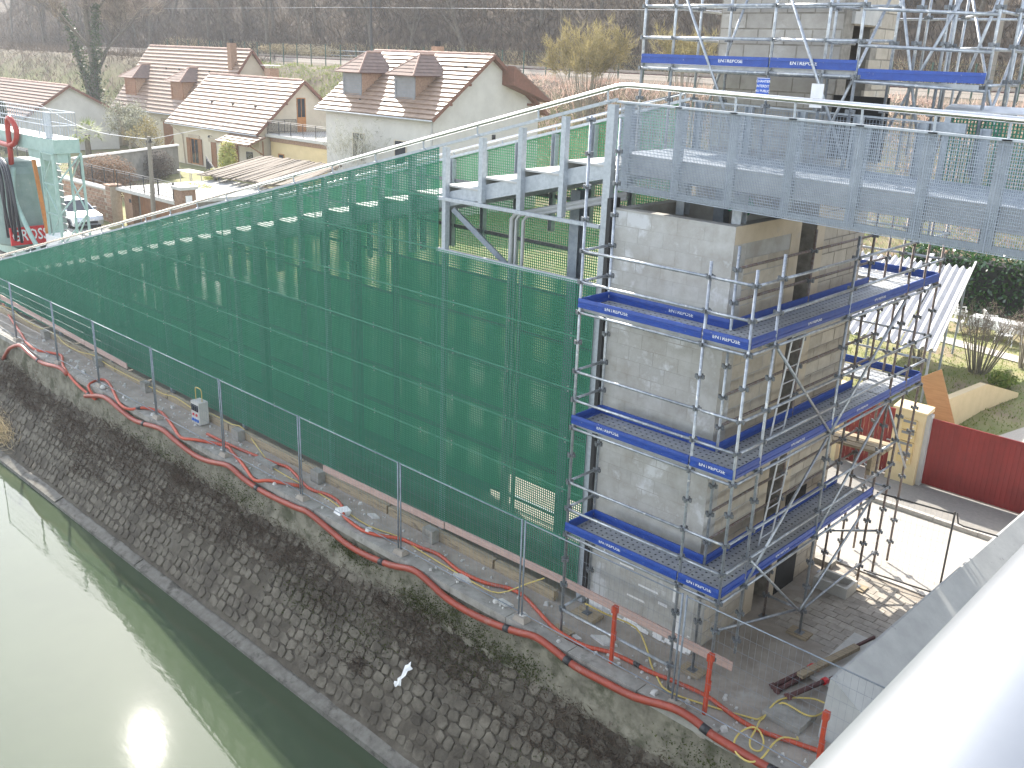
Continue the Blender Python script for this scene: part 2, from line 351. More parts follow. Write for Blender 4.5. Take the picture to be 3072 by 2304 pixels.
# quay strip between wall and street, street, kerbs, pavement
q = MB(); q.box(-120,60,-1.47,5.25,-.5,0.0); quay = struct(q, 'quay', M['quay'])
struct(MB().box(-330,140,5.25,8.55,-.4,.008), 'street', M['asphalt'])
pv = struct(MB().box(-330,140,8.69,10.32,-.3,.10), 'pavement', M['pavement'])
kb = struct(MB().box(-330,-20,8.56,8.69,-.3,.115).box(16,140,8.56,8.69,-.3,.115), 'kerb', M['kerbstone'])
km = MB().box(-.495,.495,-.062,.062,-.2,.115).mesh('kerb_stone'); km.materials.append(M['kerbstone'])
for i in range(36): piece('kerb_stone', km, kb, (-19.5+i, 8.625, rnd.uniform(-.004,.004)))
kb2 = struct(MB().box(-330,-6,5.1,5.245,-.3,.03).box(12,140,5.1,5.245,-.3,.03), 'near_kerb', M['kerbstone'])
km2 = MB().box(-.495,.495,-.07,.07,-.2,.03).mesh('kerb_stone'); km2.materials.append(M['kerbstone'])
for i in range(18): piece('kerb_stone', km2, kb2, (-5.5+i, 5.172, rnd.uniform(-.004,.006)))
# setts of the quay by the street
pm = MB().box(-.138,.138,-.092,.092,-.03,.012).mesh('paving_sett'); pm.materials.append(M['paver'])
cnt = 0
for j in range(18):
    for i in range(18):
        x = .55+i*.29+(.145 if j % 2 else 0); y = 1.55+j*.196
        if cnt >= 298 or (x < 1.7 and y < 2.1): continue
        piece('paving_sett', pm, quay, (x+rnd.uniform(-.004,.004), y, rnd.uniform(-.004,.006)), (rnd.uniform(-.012,.012), rnd.uniform(-.012,.012), rnd.uniform(-.02,.02))); cnt += 1
# quay wall: rough masonry face with battered front
rw = random.Random(3)
w = MB(); nxw = 330; zz = [0.0,-.12,-.25,-.4,-.55,-.7,-.85,-1.0]
for k, z in enumerate(zz):
    for i in range(nxw):
        x = -48 + i*(64/(nxw-1)); j_ = rw.uniform(-.035,.035) if k else rw.uniform(-.012,.012)
        w.v.append((x, -1.475 + z*.14 + j_, z + (rw.uniform(-.03,.03) if 0 < k < 7 else 0)))
for k in range(len(zz)-1):
    for i in range(nxw-1): w.f.append((k*nxw+i, k*nxw+i+1, (k+1)*nxw+i+1, (k+1)*nxw+i))
struct(w, 'quay_wall', M['quay_wall'])
cp = MB()
for i in range(40):
    x0 = -45+i*1.5
    cp.hexa([(x0,-1.53+rw.uniform(-.015,.01),-.11),(x0+1.485,-1.53+rw.uniform(-.015,.01),-.11),(x0+1.485,-1.24,-.11),(x0,-1.24,-.11),(x0,-1.53+rw.uniform(-.01,.01),.045),(x0+1.485,-1.53+rw.uniform(-.01,.01),.045),(x0+1.485,-1.25,.04),(x0,-1.25,.04)])
struct(cp, 'coping', M['concrete'])
# sloping pitched bank and its toe
bk = MB(); nb = 260; prof = [(-1.60,-.93),(-1.95,-1.42),(-2.3,-1.9),(-2.65,-2.36),(-3.05,-2.90)]
for (y, z) in prof:
    for i in range(nb): bk.v.append((-60+i*(80/(nb-1)), y+rw.uniform(-.012,.012), z+rw.uniform(-.012,.012)))
for k in range(len(prof)-1):
    for i in range(nb-1): bk.f.append((k*nb+i, k*nb+i+1, (k+1)*nb+i+1, (k+1)*nb+i))
bank = struct(bk, 'canal_bank', M['bank_earth'])
to = MB(); x = -60
while x < 20:
    L_ = rw.uniform(2.2,5.5); d_ = rw.uniform(0,.06)
    to.hexa([(x,-3.31,-3.5),(x+L_-.02,-3.31,-3.5),(x+L_-.02,-2.95,-3.5),(x,-2.95,-3.5),(x,-3.29,-2.97-d_),(x+L_-.02,-3.29,-2.97-d_),(x+L_-.02,-2.97,-2.86-d_),(x,-2.97,-2.86-d_)]); x += L_
struct(to, 'bank_toe', M['toe_concrete'])
# pitching stones (each a low irregular boss)
def stone_mesh(seed):
    r = random.Random(seed); s = MB(); n = r.choice((6,7,7,8)); R0 = []
    for k in range(n):
        a = 2*math.pi*k/n + r.uniform(-.25,.25); e_ = .62; cs, sn = math.cos(a), math.sin(a); R0.append((math.copysign(abs(cs)**e_,cs)*r.uniform(.84,1.06), math.copysign(abs(sn)**e_,sn)*r.uniform(.84,1.06)))
    for sc, z in ((1.0,-.8),(.97,.20),(.80,.36)):
        for p in R0: s.v.append((p[0]*sc, p[1]*sc, z+r.uniform(-.05,.05)))
    for l in (0,1):
        for k in range(n): s.f.append((l*n+k, l*n+(k+1)%n, (l+1)*n+(k+1)%n, (l+1)*n+k))
    s.f.append(tuple(2*n+k for k in range(n)))
    me = s.mesh('stone'); me.materials.append(M['stone']); return me
SM = [stone_mesh(i) for i in range(9)]
up = Vector((0,-1.97,1.45)).normalized()   # slope normal approx
dn = Vector((0,-1.45,-1.97)).normalized(); nrm = Vector((0,-.805,.593))
stones = []
row = 0; s_ = .06
while s_ < 2.42:
    x = -44 + rw.uniform(0,.3); wd = .25
    while x < 5:
        wd = rw.uniform(.10,.19); 
        p = Vector((-0,-1.60,-.93)) + dn*(s_+rw.uniform(-.02,.02)); p.x = x+wd
        cover = math.sin(x*.55+1.7)+.8*math.sin(x*1.23+s_*2)+.9*math.cos(s_*1.7) 
        if rw.random() > .04 + .20*max(0,cover-.25)*(1.25-s_*.45) : stones.append((p, wd, rw.uniform(.108,.135), rw.uniform(-.3,.3)+(math.pi if rw.random() < .5 else 0)))
        x += 2*wd*.97
    s_ += .24
stones.sort(key=lambda t: -t[0].x)
q0 = nrm.to_track_quat('Z','X')
for p, a, b_, rz in stones[:296]:
    o = piece('stone', rw.choice(SM), bank, p + nrm*.012)
    o.rotation_mode = 'QUATERNION'; o.rotation_quaternion = q0 @ Euler((rw.uniform(-.12,.12), rw.uniform(-.12,.12), rz)).to_quaternion()
    o.scale = (b_, a, rw.uniform(.02,.085))
big = MB()
for p, a, b_, rz in stones[296:]:
    me = rw.choice(SM); base = len(big.v); Q = (q0 @ Euler((rw.uniform(-.1,.1),rw.uniform(-.1,.1),rz)).to_quaternion()).to_matrix(); sz = rw.uniform(.02,.085)
    for v in me.vertices:
        big.v.append(tuple(p + nrm*.012 + Q @ Vector((v.co.x*b_, v.co.y*a, v.co.z*sz))))
    for f in me.polygons: big.f.append(tuple(base+i for i in f.vertices))
tag(build(big, 'stone_rows', M['stone'], bank), kind='stuff')

# generic clouds of thin blades / leaves
def blades(n, seed, pos_fn, lmin, lmax, wmin, wmax, dir_fn):
    r = np.random.default_rng(seed); P = pos_fn(r, n); D = dir_fn(r, n, P); D /= np.linalg.norm(D, axis=1, keepdims=True)+1e-9
    L_ = r.uniform(lmin, lmax, (n,1)); W_ = r.uniform(wmin, wmax, (n,1))
    A = np.cross(D, r.normal(size=(n,3))); A /= np.linalg.norm(A, axis=1, keepdims=True)+1e-9
    V = np.empty((n*3,3)); V[0::3] = P - A*W_; V[1::3] = P + A*W_; V[2::3] = P + D*L_
    return V, np.arange(n*3).reshape(n,3)
def leaves(P, seed, smin, smax, normal_bias=(0,0,.6)):
    r = np.random.default_rng(seed); n = len(P); Nn = r.normal(size=(n,3)) + np.array(normal_bias); Nn /= np.linalg.norm(Nn,axis=1,keepdims=True)
    A = np.cross(Nn, r.normal(size=(n,3))); A /= np.linalg.norm(A,axis=1,keepdims=True)+1e-9; B = np.cross(Nn, A)
    S = r.uniform(smin, smax, (n,1)); V = np.empty((n*4,3))
    V[0::4] = P - A*S; V[1::4] = P - B*S*.55; V[2::4] = P + A*S; V[3::4] = P + B*S*.55
    return V, np.arange(n*4).reshape(n,4)
# dead weeds and moss mats on the bank
def bank_pos(cent, sd):
    def fn(r, n):
        c = cent[r.integers(0, len(cent), n)]; x = c[:,0]+r.normal(0,1,n)*c[:,2]; s = np.clip(c[:,1]+r.normal(0,1,n)*c[:,3], -.75, 2.3)
        y = np.where(s > 0, -1.60 - s*.593, -1.49 + s*.14); z = np.where(s > 0, -.93 - s*.805, -.93 - s)
        y = np.where(s<0, -1.49-(.93+s)*0-.0+ (s+.0)*-.0 - .1, y)
        return np.stack([x, y-.02, z+.02], 1)
    return fn
def spiky(r, n, P): return r.normal(size=(n,3))*.8 + np.array([0,-.45,.75])
rs = np.random.default_rng(5)
cent = np.array([(rs.uniform(-27,4.5), rs.uniform(.0,1.9)*rs.uniform(.1,1), rs.uniform(.2,1.6), rs.uniform(.06,.25)) for _ in range(110)] + [(-1.5,.35,.8,.25),(.8,.5,.7,.3),(2.2,.4,.8,.35),(-4.5,.1,.8,.2),(-9,.3,1.2,.3),(-14,.2,1.5,.3),(-18,.25,1.5,.3),(-22,.4,1.5,.4)])
V, F = blades(38000, 11, bank_pos(cent, 1), .03, .16, .004, .011, spiky)
tag(link('bank_weeds', rawmesh('bank_weeds', V, F), M['bank_weed']), 'dry brown weeds matted over the sloping canal bank', 'weeds', kind='stuff')
cent = np.array([(-4.6,-.35,.5,.22),(-3.6,-.25,.5,.25),(-5.4,-.2,.35,.18),(-2.5,-.2,.4,.2),(-3.8,.3,.5,.25),(-12,-.3,.9,.2),(-8.5,.9,.6,.3),(-16,-.2,1.2,.2),(-6.5,.9,.7,.35),(-1,1.6,.7,.3),(1.6,-.35,.6,.2),(-7.5,-.5,.5,.12)])
V, F = blades(9000, 12, bank_pos(cent, 1), .02, .06, .008, .02, spiky)
tag(link('bank_moss', rawmesh('bank_moss', V, F), M['bank_moss']), 'dark green moss on the quay wall below the red conduit', 'moss', kind='stuff')
V, F = blades(2600, 14, bank_pos(np.array([(-25.2,2.0,.7,.2),(-26.3,1.9,.8,.25),(-27.5,2.0,.8,.25)]), 1), .15, .5, .006, .014, spiky)
tag(link('dry_reeds', rawmesh('dry_reeds', V, F), M['dry_grass']), 'straw coloured dry reeds at the waterline, far left', 'reeds', kind='stuff')
# loose rubble on the quay
rb = MB()
for k in range(420):
    x = rw.uniform(-27,4.5); y = rw.uniform(-1.42,-.5); s = rw.uniform(.012,.045) if rw.random() < .9 else rw.uniform(.05,.09)
    if -2.4 < x < 0.1 and y > -.6: y -= .6
    zr = .045 if y < -1.24 else 0.0
    a = rw.uniform(0,3); c_, s2 = math.cos(a)*s, math.sin(a)*s
    rb.hexa([(x-c_,y-s2,zr-.01),(x+s2,y-c_,zr-.01),(x+c_*.9,y+s2,zr-.01),(x-s2,y+c_,zr-.01),(x-c_*.6,y-s2*.5,zr+s*.8),(x+s2*.6,y-c_*.7,zr+s*.6),(x+c_*.6,y+s2*.7,zr+s*.9),(x-s2*.7,y+c_*.5,zr+s*.7)])
tag(build(rb, 'rubble', M['concrete_light']), 'scattered pale rubble and grit along the quay edge', 'rubble', kind='stuff')

# ------------------------------------------------------------------ staircase clad in green grating
def ztop(x): return 8.17 + .2565*(x+6.5)
SX0, SX1 = -34.5, -2.45
ST = thing('staircase', (-18,1,0), 'long galvanised staircase clad in green grating rising along the canal quay', 'staircase')
PITCH, BARW = .05, .0150
def grate(y, x0, x1, z0, z1, zt=None, depth=.012, pitch=PITCH, bw=BARW, clip_open=None):
    g = MB(); nx_ = max(1, int(round((x1-x0)/pitch)))
    for i in range(nx_+1):
        x = x0 + (x1-x0)*i/nx_; w = bw*1.5 if i in (0,nx_) else bw
        a = max(x0, x-w/2); b = min(x1, x+w/2); top = z1 if zt is None else min(z1, zt(x))
        if top > z0+.01: g.box(a, b, y-depth/2, y+depth/2, z0, top)
    nz_ = max(1, int(round((z1-z0)/pitch)))
    for k in range(nz_+1):
        z = z0 + (z1-z0)*k/nz_; h = bw*1.5 if k in (0,nz_) else bw; xa = x0
        lo, hi = max(z0, z-h/2), min(z1, z+h/2)
        if zt is not None and zt(x0) < hi: xa = max(x0, -6.5 + (hi-8.17)/.2565)
        if xa < x1-.02: g.box(xa, x1, y-depth/2+.001, y+depth/2-.001, lo, hi)
    if zt is not None and zt(x0) < z1:       # sloping top edge bar
        xe = min(x1, -6.5+(z1-8.17)/.2565); xa = max(x0, -6.5+(z0+.02-8.17)/.2565)
        if xe > xa+.05: g.bar((xa,y,zt(xa)-.012),(xe,y,zt(xe)-.012), depth+.006, .024)
    return g
cols = [-34.9,-30.9,-26.85,-22.8,-18.72,-14.65,-10.6,-6.5,-2.5]
def clad(y, m, near):
    for a, b in zip(cols[:-1], cols[1:]):
        for k in range(-0, 9):
            z0 = .22 + k*.998; z1 = z0 + .998
            if ztop(b) <= z0+.05: continue
            if near and a > -7 and z0 > 5.9: continue          # panels not fixed yet
            if not near and a > -7 and z0 < .5: z0 = .72
            x0 = a
            if ztop(a) < z0+.02: x0 = -6.5+(z0+.02-8.17)/.2565
            gm_ = grate(y, x0+.003, b-.003, z0+.002, z1-.002, ztop, pitch=PITCH if near else .055, bw=BARW if near else (.0165 if (z1 > ztop(b)-2.3 or (a > -7 and z0 > 4.9)) else .036), depth=.012 if near else .014)  # lower far panels shaped denser to keep sun out of the stair interior
            o = build(gm_, 'grating_panel', m, ST)
            if near:
                eb = MB().box(x0+.003, b-.003, y-.0105, y-.0068, z0+.002, z0+.016)
                if ztop(b) > z1: eb.box(max(x0, -6.5+(z1-8.17)/.2565)+.003, b-.003, y-.0105, y-.0068, z1-.016, z1-.002)
                eb.box(b-.017, b-.003, y-.0105, y-.0068, z0+.016, min(z1, ztop(b))-.017)
                tag(build(eb, 'panel_edge', M['grate_edge'], o), kind='stuff')
build(MB().box(-34.9,-7.0,2.09,2.11,0,.225), 'added_gap_strip', M['coupler'], ST)  # dark strip added to block the sunlit gap below the far panels
clad(-.1, M['grate_green'], True); clad(2.1, M['grate_green_backlit'], False)
# fixing clips on the near panels
cl = MB().box(-.012,.012,-.006,.006,-.009,.009).mesh('clip'); cl.materials.append(M['clip_metal'])
for a, b in zip(cols[:-1], cols[1:]):
    for k in range(1, 8):
        z = .22+k*.998
        for t in (.12,.5,.88):
            x = a+(b-a)*t
            if ztop(x) > z+.2 and not (a > -7 and z > 6):
                for dz in (-.045,.045): piece('clip', cl, ST, (x, -.117, z+dz))
# treads, landing, stringers
tm = MB().box(0,.99,.0,1.96,-.035,0).box(0,.006,.0,1.96,-.21,-.036).mesh('tread'); tm.materials.append(M['deck_white'])
for k in range(-27, 4):
    piece('tread', tm, ST, (-6.43+k*1.0, .02, 7.47+.2475*k))
for nm, y in (('stringer',.045),('stringer',1.955)):
    s = MB(); s.bar((-34.2,y,.32),(-2.4,y,8.17), .012, .27); s.bar((-34.2,y+.035,.32+.135),(-2.4,y+.035,8.17+.135), .08, .012); s.bar((-34.2,y+.035,.32-.135),(-2.4,y+.035,8.17-.135), .08, .012)
    build(s, nm, M['galv'], ST)
# cladding posts and rails
x = SX1
ps = []
while x > -34.2: ps.append(x); x -= .985
for i, x in enumerate(ps):
    for y, s in ((-.055, 1), (2.055, -1)):
        z0 = max(.05, ztop(x)-1.95); z1 = ztop(x)-.02
        if i == 0 or (i-4) % 4 == 0: z0 = .02
        elif i < 4 and s > 0: z0 = 7.24
        p = MB(); w = .05 if i else .075
        p.box(x-w, x+w, y-.012*s-.004, y-.012*s+.004, z0, z1); p.box(x-w, x-w+.007, min(y-.007*s,y+.1*s), max(y-.007*s,y+.1*s), z0, z1); p.box(x+w-.007, x+w, min(y-.007*s,y+.1*s), max(y-.007*s,y+.1*s), z0, z1)
        build(p, 'post', M['galv'], ST)
for y, s in ((-.06,1),(2.06,-1)):
    for k in range(0 if s < 0 else 9, 8):
        z = .22+k*.998; xa = max(-34.5, -6.5+(z+.05-8.17)/.2565)
        b_ = MB().box(xa, SX1-.08, y+ .02*s -.02, y+.02*s+.02, z-.035, z+.035)
        build(b_, 'rail', M['coupler'], ST)  # rails in darker metal to keep the stair interior dim
    b_ = MB().bar((-34.6,y,ztop(-34.6)+.03),(SX1+.1,y,ztop(SX1+.1)+.03), .07, .05); build(b_, 'top_rail', M['galv'], ST)
for z in (7.205, 6.20): build(MB().box(-6.55,SX1-.08,-.105,-.045,z-.032,z+.032), 'bay_rail', M['galv'], ST)
# inner columns, pipes and brace seen through the open bay
for x, y in ((-3.9,1.0),(-10.6,1.0),(-14.7,1.0),(-18.7,1.0),(-22.8,1.0)):
    c = MB().box(x-.11,x+.11,y-.09,y-.078,0,ztop(x)-1.25).box(x-.11,x+.11,y+.078,y+.09,0,ztop(x)-1.25).box(x-.006,x+.006,y-.078,y+.078,0,ztop(x)-1.25)
    build(c, 'column', M['galv_dull'] if x > -6 else M['coupler'], ST)  # columns behind the grating darker, interior shade put into their colour
for k, (x, r) in enumerate(((-5.05,.045),(-4.93,.03),(-4.75,.035))):
    build(MB().tube([(x,.45,0),(x,.45,6.95),(x+.1,.45,7.05),(-2.4,.45,7.05+.2565*(-2.4-x))], r, 8), 'drain_pipe', M['plate_grey'], ST, True)
build(MB().bar((-6.3,.1,7.0),(-5.1,.6,5.9), .06, .1), 'brace', M['galv_dull'], ST)
build(MB().bar((-6.4,.5,7.25),(-2.4,.5,8.22), .3, .05), 'cable_tray', M['coupler'], ST)
# hand rails on stanchions, near and far side
HR = thing('stair_handrail', (-18,-.1,4.8), 'polished round handrail above the green grating of the stairs and footbridge, canal side', 'handrail')
def rail_z(x): return 9.50+.2585*(x+2.2) if x < -2.2 else 9.50-.0245*(x+2.2)
build(MB().tube([(-34.6,-.12,rail_z(-34.6)),(-2.45,-.12,rail_z(-2.45)),(-2.28,-.12,9.475),(-2.1,-.12,9.495),(-1.9,-.12,rail_z(-1.9)),(6.78,-.12,rail_z(6.78))], .043, 16), 'rail_tube', M['stainless'], HR, True)
sx = [-2.5-1.48*k for k in range(22)] + [-1.12,-.16,.78,1.75,2.71,3.6,4.6,5.6]
for x in sx:
    zb = ztop(x)+.03 if x < -2.3 else 9.23-.0205*(x+2.2)
    build(MB().tube([(x,-.1,zb),(x,-.12,rail_z(x)-.03)], .017, 8).box(x-.06,x+.06,-.13,-.07,zb-.006,zb+.012), 'stanchion', M['galv'], HR)
HR2 = thing('far_handrail', (-18,2.1,4.8), 'thinner round handrail on the street side of the stairs', 'handrail')
build(MB().tube([(-34.6,2.1,rail_z(-34.6)-.07),(-2.5,2.1,rail_z(-2.5)-.07)], .03, 12), 'rail_tube', M['stainless'], HR2, True)
for x in sx[:22]:
    build(MB().tube([(x,2.1,ztop(x)+.03),(x,2.1,rail_z(x)-.09)], .014, 6).box(x-.07,x+.07,2.06,2.14,ztop(x)+.025,ztop(x)+.05), 'stanchion', M['galv'], HR2)

# ------------------------------------------------------------------ footbridge with fine wire mesh
FB = thing('footbridge', (2,1,7.8), 'grey steel footbridge with fine wire mesh sides passing over the block tower', 'footbridge')
def fz(x, z): return z - .0205*(x+2.2)       # falls gently to the road bridge
bx = [-2.12,-1.14,-.18,.77,1.76,2.66,3.56,4.5,5.45,6.4]
def mesh_panel(y, x0, x1, zb, zt_, px=.026, pz=.042, w=.0042):
    g = MB(); n = int((x1-x0)/px)
    for i in range(n+1):
        x = x0+(x1-x0)*i/n; g.hexa([(x-w,y-w,fz(x,zb)),(x+w,y-w,fz(x,zb)),(x+w,y+w,fz(x,zb)),(x-w,y+w,fz(x,zb)),(x-w,y-w,fz(x,zt_)),(x+w,y-w,fz(x,zt_)),(x+w,y+w,fz(x,zt_)),(x-w,y+w,fz(x,zt_))])
    n = int((zt_-zb)/pz)
    for k in range(n+1):
        z = zb+(zt_-zb)*k/n; h = w if 0 < k < n else .006
        g.hexa([(x0,y-.005,fz(x0,z)-h),(x1,y-.005,fz(x1,z)-h),(x1,y-.001,fz(x1,z)-h),(x0,y-.001,fz(x0,z)-h),(x0,y-.005,fz(x0,z)+h),(x1,y-.005,fz(x1,z)+h),(x1,y-.001,fz(x1,z)+h),(x0,y-.001,fz(x0,z)+h)])
    return g
def slope_box(x0, x1, y0, y1, z0, z1):
    return MB().hexa([(x0,y0,fz(x0,z0)),(x1,y0,fz(x1,z0)),(x1,y1,fz(x1,z0)),(x0,y1,fz(x0,z0)),(x0,y0,fz(x0,z1)),(x1,y0,fz(x1,z1)),(x1,y1,fz(x1,z1)),(x0,y1,fz(x0,z1))])
for a, b in zip(bx[:-1], bx[1:]):
    build(mesh_panel(-.1, a-.1 if a == bx[0] else a+.004, b-.004, 7.86, 9.22), 'mesh_panel', M['mesh_galv'], FB)
    build(slope_box(a+.07, b-.07, .02, .03, 8.12, 8.40), 'infill_plate', M['plate_grey'], FB)
    build(slope_box(a+.072, b-.072, .0, .06, 8.405, 8.44), 'deck_edge', M['deck_white'], FB)
    if a < 1.5: build(mesh_panel(2.1, a+.03, b-.03, 8.45, 9.2, .05, .06, .003), 'far_mesh_panel', M['mesh_galv'], FB)
for x in bx:
    for y in (-.05, 2.05):
        p = MB(); p.box(x-.07, x+.07, y-.004, y+.004, fz(x,7.9), fz(x,9.22)); s = 1 if y < 1 else -1
        for xx in (-.07,.063): p.box(x+xx, x+xx+.007, min(y,y+.09*s), max(y,y+.09*s), fz(x,7.9), fz(x,9.22))
        build(p, 'post', M['galv'], FB)
build(slope_box(-2.3,6.78,.062,2.0,8.36,8.44), 'deck', M['galv_dull'], FB)
build(slope_box(-2.3,6.78,-.02,.015,7.86,7.95), 'lower_chord', M['galv'], FB)
build(slope_box(-2.3,6.78,2.0,2.03,7.86,8.36), 'far_girder', M['galv_dull'], FB)
build(slope_box(-2.3,6.78,-.13,-.02,9.222,9.25), 'top_rail', M['galv'], FB)
build(slope_box(-2.3,1.9,2.03,2.10,9.222,9.25), 'far_top_rail', M['galv'], FB)
for k in range(10):
    x = -1.9+k*.9; build(slope_box(x-.04,x+.04,.063,1.998,8.06,8.355), 'cross_beam', M['galv_dull'], FB)
for x, y in ((-.16,.35),(-1.75,1.2)):    # stub columns on the tower top
    build(MB().box(x-.08,x+.08,y-.09,y-.075,7.4,8.05).box(x-.08,x+.08,y+.075,y+.09,7.4,8.05).box(x-.008,x+.008,y-.075,y+.075,7.4,8.05), 'stub_column', M['galv'], FB)
for x in (-1.35,):
    build(MB().box(x-.1,x+.1,1.7,1.9,6.6,8.05), 'stub_column', M['galv_dull'], FB)
# street-side parapet of green grating at the far end
GP = thing('grating_parapet', (4.7,2.35,8.2), 'green grating parapet under a grey sheet metal capping beyond the footbridge', 'parapet')
for a, b in ((2.05,3.1),(3.11,4.2),(4.21,5.35),(5.36,6.78)):
    g = MB(); 
    for i in range(int((b-a)/.05)+1): g.box(a+i*.05,a+i*.05+.014,2.34,2.37,8.0,9.27)
    for k in range(26): g.box(a,b,2.342,2.368,8.0+k*.05,8.014+k*.05)
    build(g, 'grating_panel', M['grate_green'], GP)
cpv = MB(); n = 8
prof_ = [(2.22+.62*i/n, 9.30+.12*math.sin(math.pi*(.12+.76*i/n))) for i in range(n+1)]
prof_ = prof_ + [(p, q-.02) for p, q in prof_[::-1]]
cpv.prism(prof_, 0, 1.95, 6.78); build(cpv, 'capping', M['zinc'], GP, False)
build(MB().box(1.95,2.04,2.30,2.42,7.9,9.28), 'end_post', M['galv'], GP); build(MB().box(1.8,2.3,2.22,2.30,9.02,9.16), 'bracket', M['galv'], GP)

# ------------------------------------------------------------------ block tower and lift shaft
def block_wall(parent, axis, plane_, u0, u1, z0, z1, mname, sign, budget, proud=.007, bl=.5, bh=.25, hole=None, stuff=None):
    """rows of concrete blocks on a wall face; axis 1 = face in plane y, axis 0 = face in plane x"""
    rows = int((z1-z0)/bh)
    for r in range(rows):
        zc = z0+(r+.5)*bh; u = u0 - (.25 if r % 2 else 0)
        while u < u1-.02:
            a = max(u, u0); b = min(u+bl, u1); u += bl
            if b-a < .06: continue
            if hole and hole[0]-.02 < (a+b)/2 < hole[1]+.02 and hole[2] < zc < hole[3]: continue
            key = (axis, sign, round(b-a,2), mname, round(bh,3))
            if key not in BLK:
                gp_ = .012 if proud > .0045 else .007; L_ = (b-a)-gp_; h = bh-gp_; t = .05; c_ = .006 if proud > .0045 else .003
                mb = MB()
                if axis == 1: mb.hexa([(-L_/2,0,-h/2),(L_/2,0,-h/2),(L_/2,0,h/2),(-L_/2,0,h/2),(-L_/2+c_,sign*t,-h/2+c_),(L_/2-c_,sign*t,-h/2+c_),(L_/2-c_,sign*t,h/2-c_),(-L_/2+c_,sign*t,h/2-c_)])
                else: mb.hexa([(0,-L_/2,-h/2),(0,L_/2,-h/2),(0,L_/2,h/2),(0,-L_/2,h/2),(sign*t,-L_/2+c_,-h/2+c_),(sign*t,L_/2-c_,-h/2+c_),(sign*t,L_/2-c_,h/2-c_),(sign*t,-L_/2+c_,h/2-c_)])
                me = mb.mesh('block'); me.materials.append(M[mname]); BLK[key] = me
            off = plane_ - sign*.05 + sign*(proud + (rnd.uniform(-.003,.003) if proud > .0045 else rnd.uniform(-.0008,.0008)))
            loc = ((a+b)/2, off, zc) if axis == 1 else (off, (a+b)/2, zc)
            if budget[0] > 0: piece('block', BLK[key], parent, loc); budget[0] -= 1
            else:
                base = len(stuff.v); me = BLK[key]
                stuff.v += [(v.co.x+loc[0], v.co.y+loc[1], v.co.z+loc[2]) for v in me.vertices]
                stuff.f += [tuple(base+i for i in f.vertices) for f in me.polygons]
BLK = {}
TW = thing('block_tower', (-1.15,1.05,0), 'unfinished concrete block tower beneath the footbridge, wrapped in scaffolding', 'tower')
X0, X1, TY, TZ = -2.3, 0.0, 2.1, 7.55
core = MB()
core.box(X0,X1,0,.2,0,TZ-.001).box(X0,X1,TY-.2,TY,0,TZ-.001).box(X0,X0+.2,.2,TY-.2,0,TZ-.001).box(X1-.2,X1,.2,TY-.2,0,TZ-.001)
build(core, 'wall_core', M['mortar_light'], TW)
build(MB().box(X0+.2,X1-.2,.2,TY-.2,6.0,6.1), 'inner_floor', M['dark'], TW)
bud = [298]; extra = MB()
block_wall(TW, 1, 0.0, X0+.02, X1-.36, .02, TZ-.02, 'block_smooth', -1, bud, .002, stuff=extra)
block_wall(TW, 0, 0.0, .36, TY-.30, .02, TZ-.3, 'block', 1, bud, .005, stuff=extra)
if extra.v: tag(build(extra, 'more_blocks', M['block'], TW), kind='stuff')
cp_ = MB().box(X1-.36,X1+.011,-.011,.0,0,TZ).box(X1,X1+.011,0,.36,0,TZ-.28); build(cp_, 'corner_pier', M['block_smooth'], TW)
build(MB().box(X1,X1+.012,TY-.30,TY+.012,0,TZ-.28), 'end_pier', M['band'], TW)
build(MB().box(X1,X1+.012,0,TY+.012,TZ-.28,TZ+.003), 'ring_beam', M['band'], TW)
build(MB().box(X0-.08,X0-.001,-.10,.15,.25,TZ+.15), 'joint_strip', M['black_rubber'], TW)
pl = MB()      # white laitance splashes at the foot
for k in range(60):
    x = rnd.uniform(X0+.02,X1-.02); z = abs(rnd.gauss(0,.16)); s = rnd.uniform(.03,.11)*(1.2-min(1,z))
    pl.quad((x-s,-.0142-k*2e-5,z-s*.3),(x+s*.8,-.0142-k*2e-5,z-s*.4),(x+s,-.0142-k*2e-5,z+s*.5),(x-s*.6,-.0142-k*2e-5,z+s*.7))
for x, z, w_, h in ((-1.98,1.35,.02,.10),(-2.0,1.43,.06,.025),(-1.45,1.18,.16,.018),(-.95,.92,.22,.02),(-.4,1.1,.03,.2),(-.62,.75,.1,.03),(-1.2,.62,.2,.02),(-.3,.5,.05,.2)):
    pl.quad((x-w_,-.0125,z-h),(x+w_,-.0125,z-h*1.1),(x+w_*.9,-.0125,z+h),(x-w_,-.0125,z+h*.9))
tag(build(pl, 'laitance_splash', M['paper'], TW), kind='stuff')
LS = thing('lift_shaft', (-1.15,3.7,0), 'tall concrete block lift shaft rising behind the footbridge with a dark doorway', 'tower')
SY0, SY1, SZ = 2.7, 4.68, 13.2
c = MB()
c.box(X0,X1,SY0,SY0+.2,0,SZ).box(X0,X1,SY1-.2,SY1,0,SZ).box(X0,X0+.2,SY0+.2,SY1-.2,0,SZ)
DY0, DY1 = 3.02, 3.78
for za, zb, ya, yb in ((0,.12,SY0+.2,SY1-.2),(2.2,8.42,SY0+.2,SY1-.2),(10.55,SZ,SY0+.2,SY1-.2),(.12,2.2,SY0+.2,DY0),(.12,2.2,DY1,SY1-.2),(8.42,10.55,SY0+.2,DY0),(8.42,10.55,DY1,SY1-.2)):
    c.box(X1-.2,X1,ya,yb,za,zb)
build(c, 'wall_core', M['mortar'], LS)
build(MB().box(X0+.2,X1-.9,TY,SY0,0,8.0), 'recess_wall', M['mortar'], LS)
bud = [298]; extra = MB()
block_wall(LS, 1, SY0, X0+.01, X1-.02, 8.45, 12.2, 'block_grey', -1, bud, .005, stuff=extra)
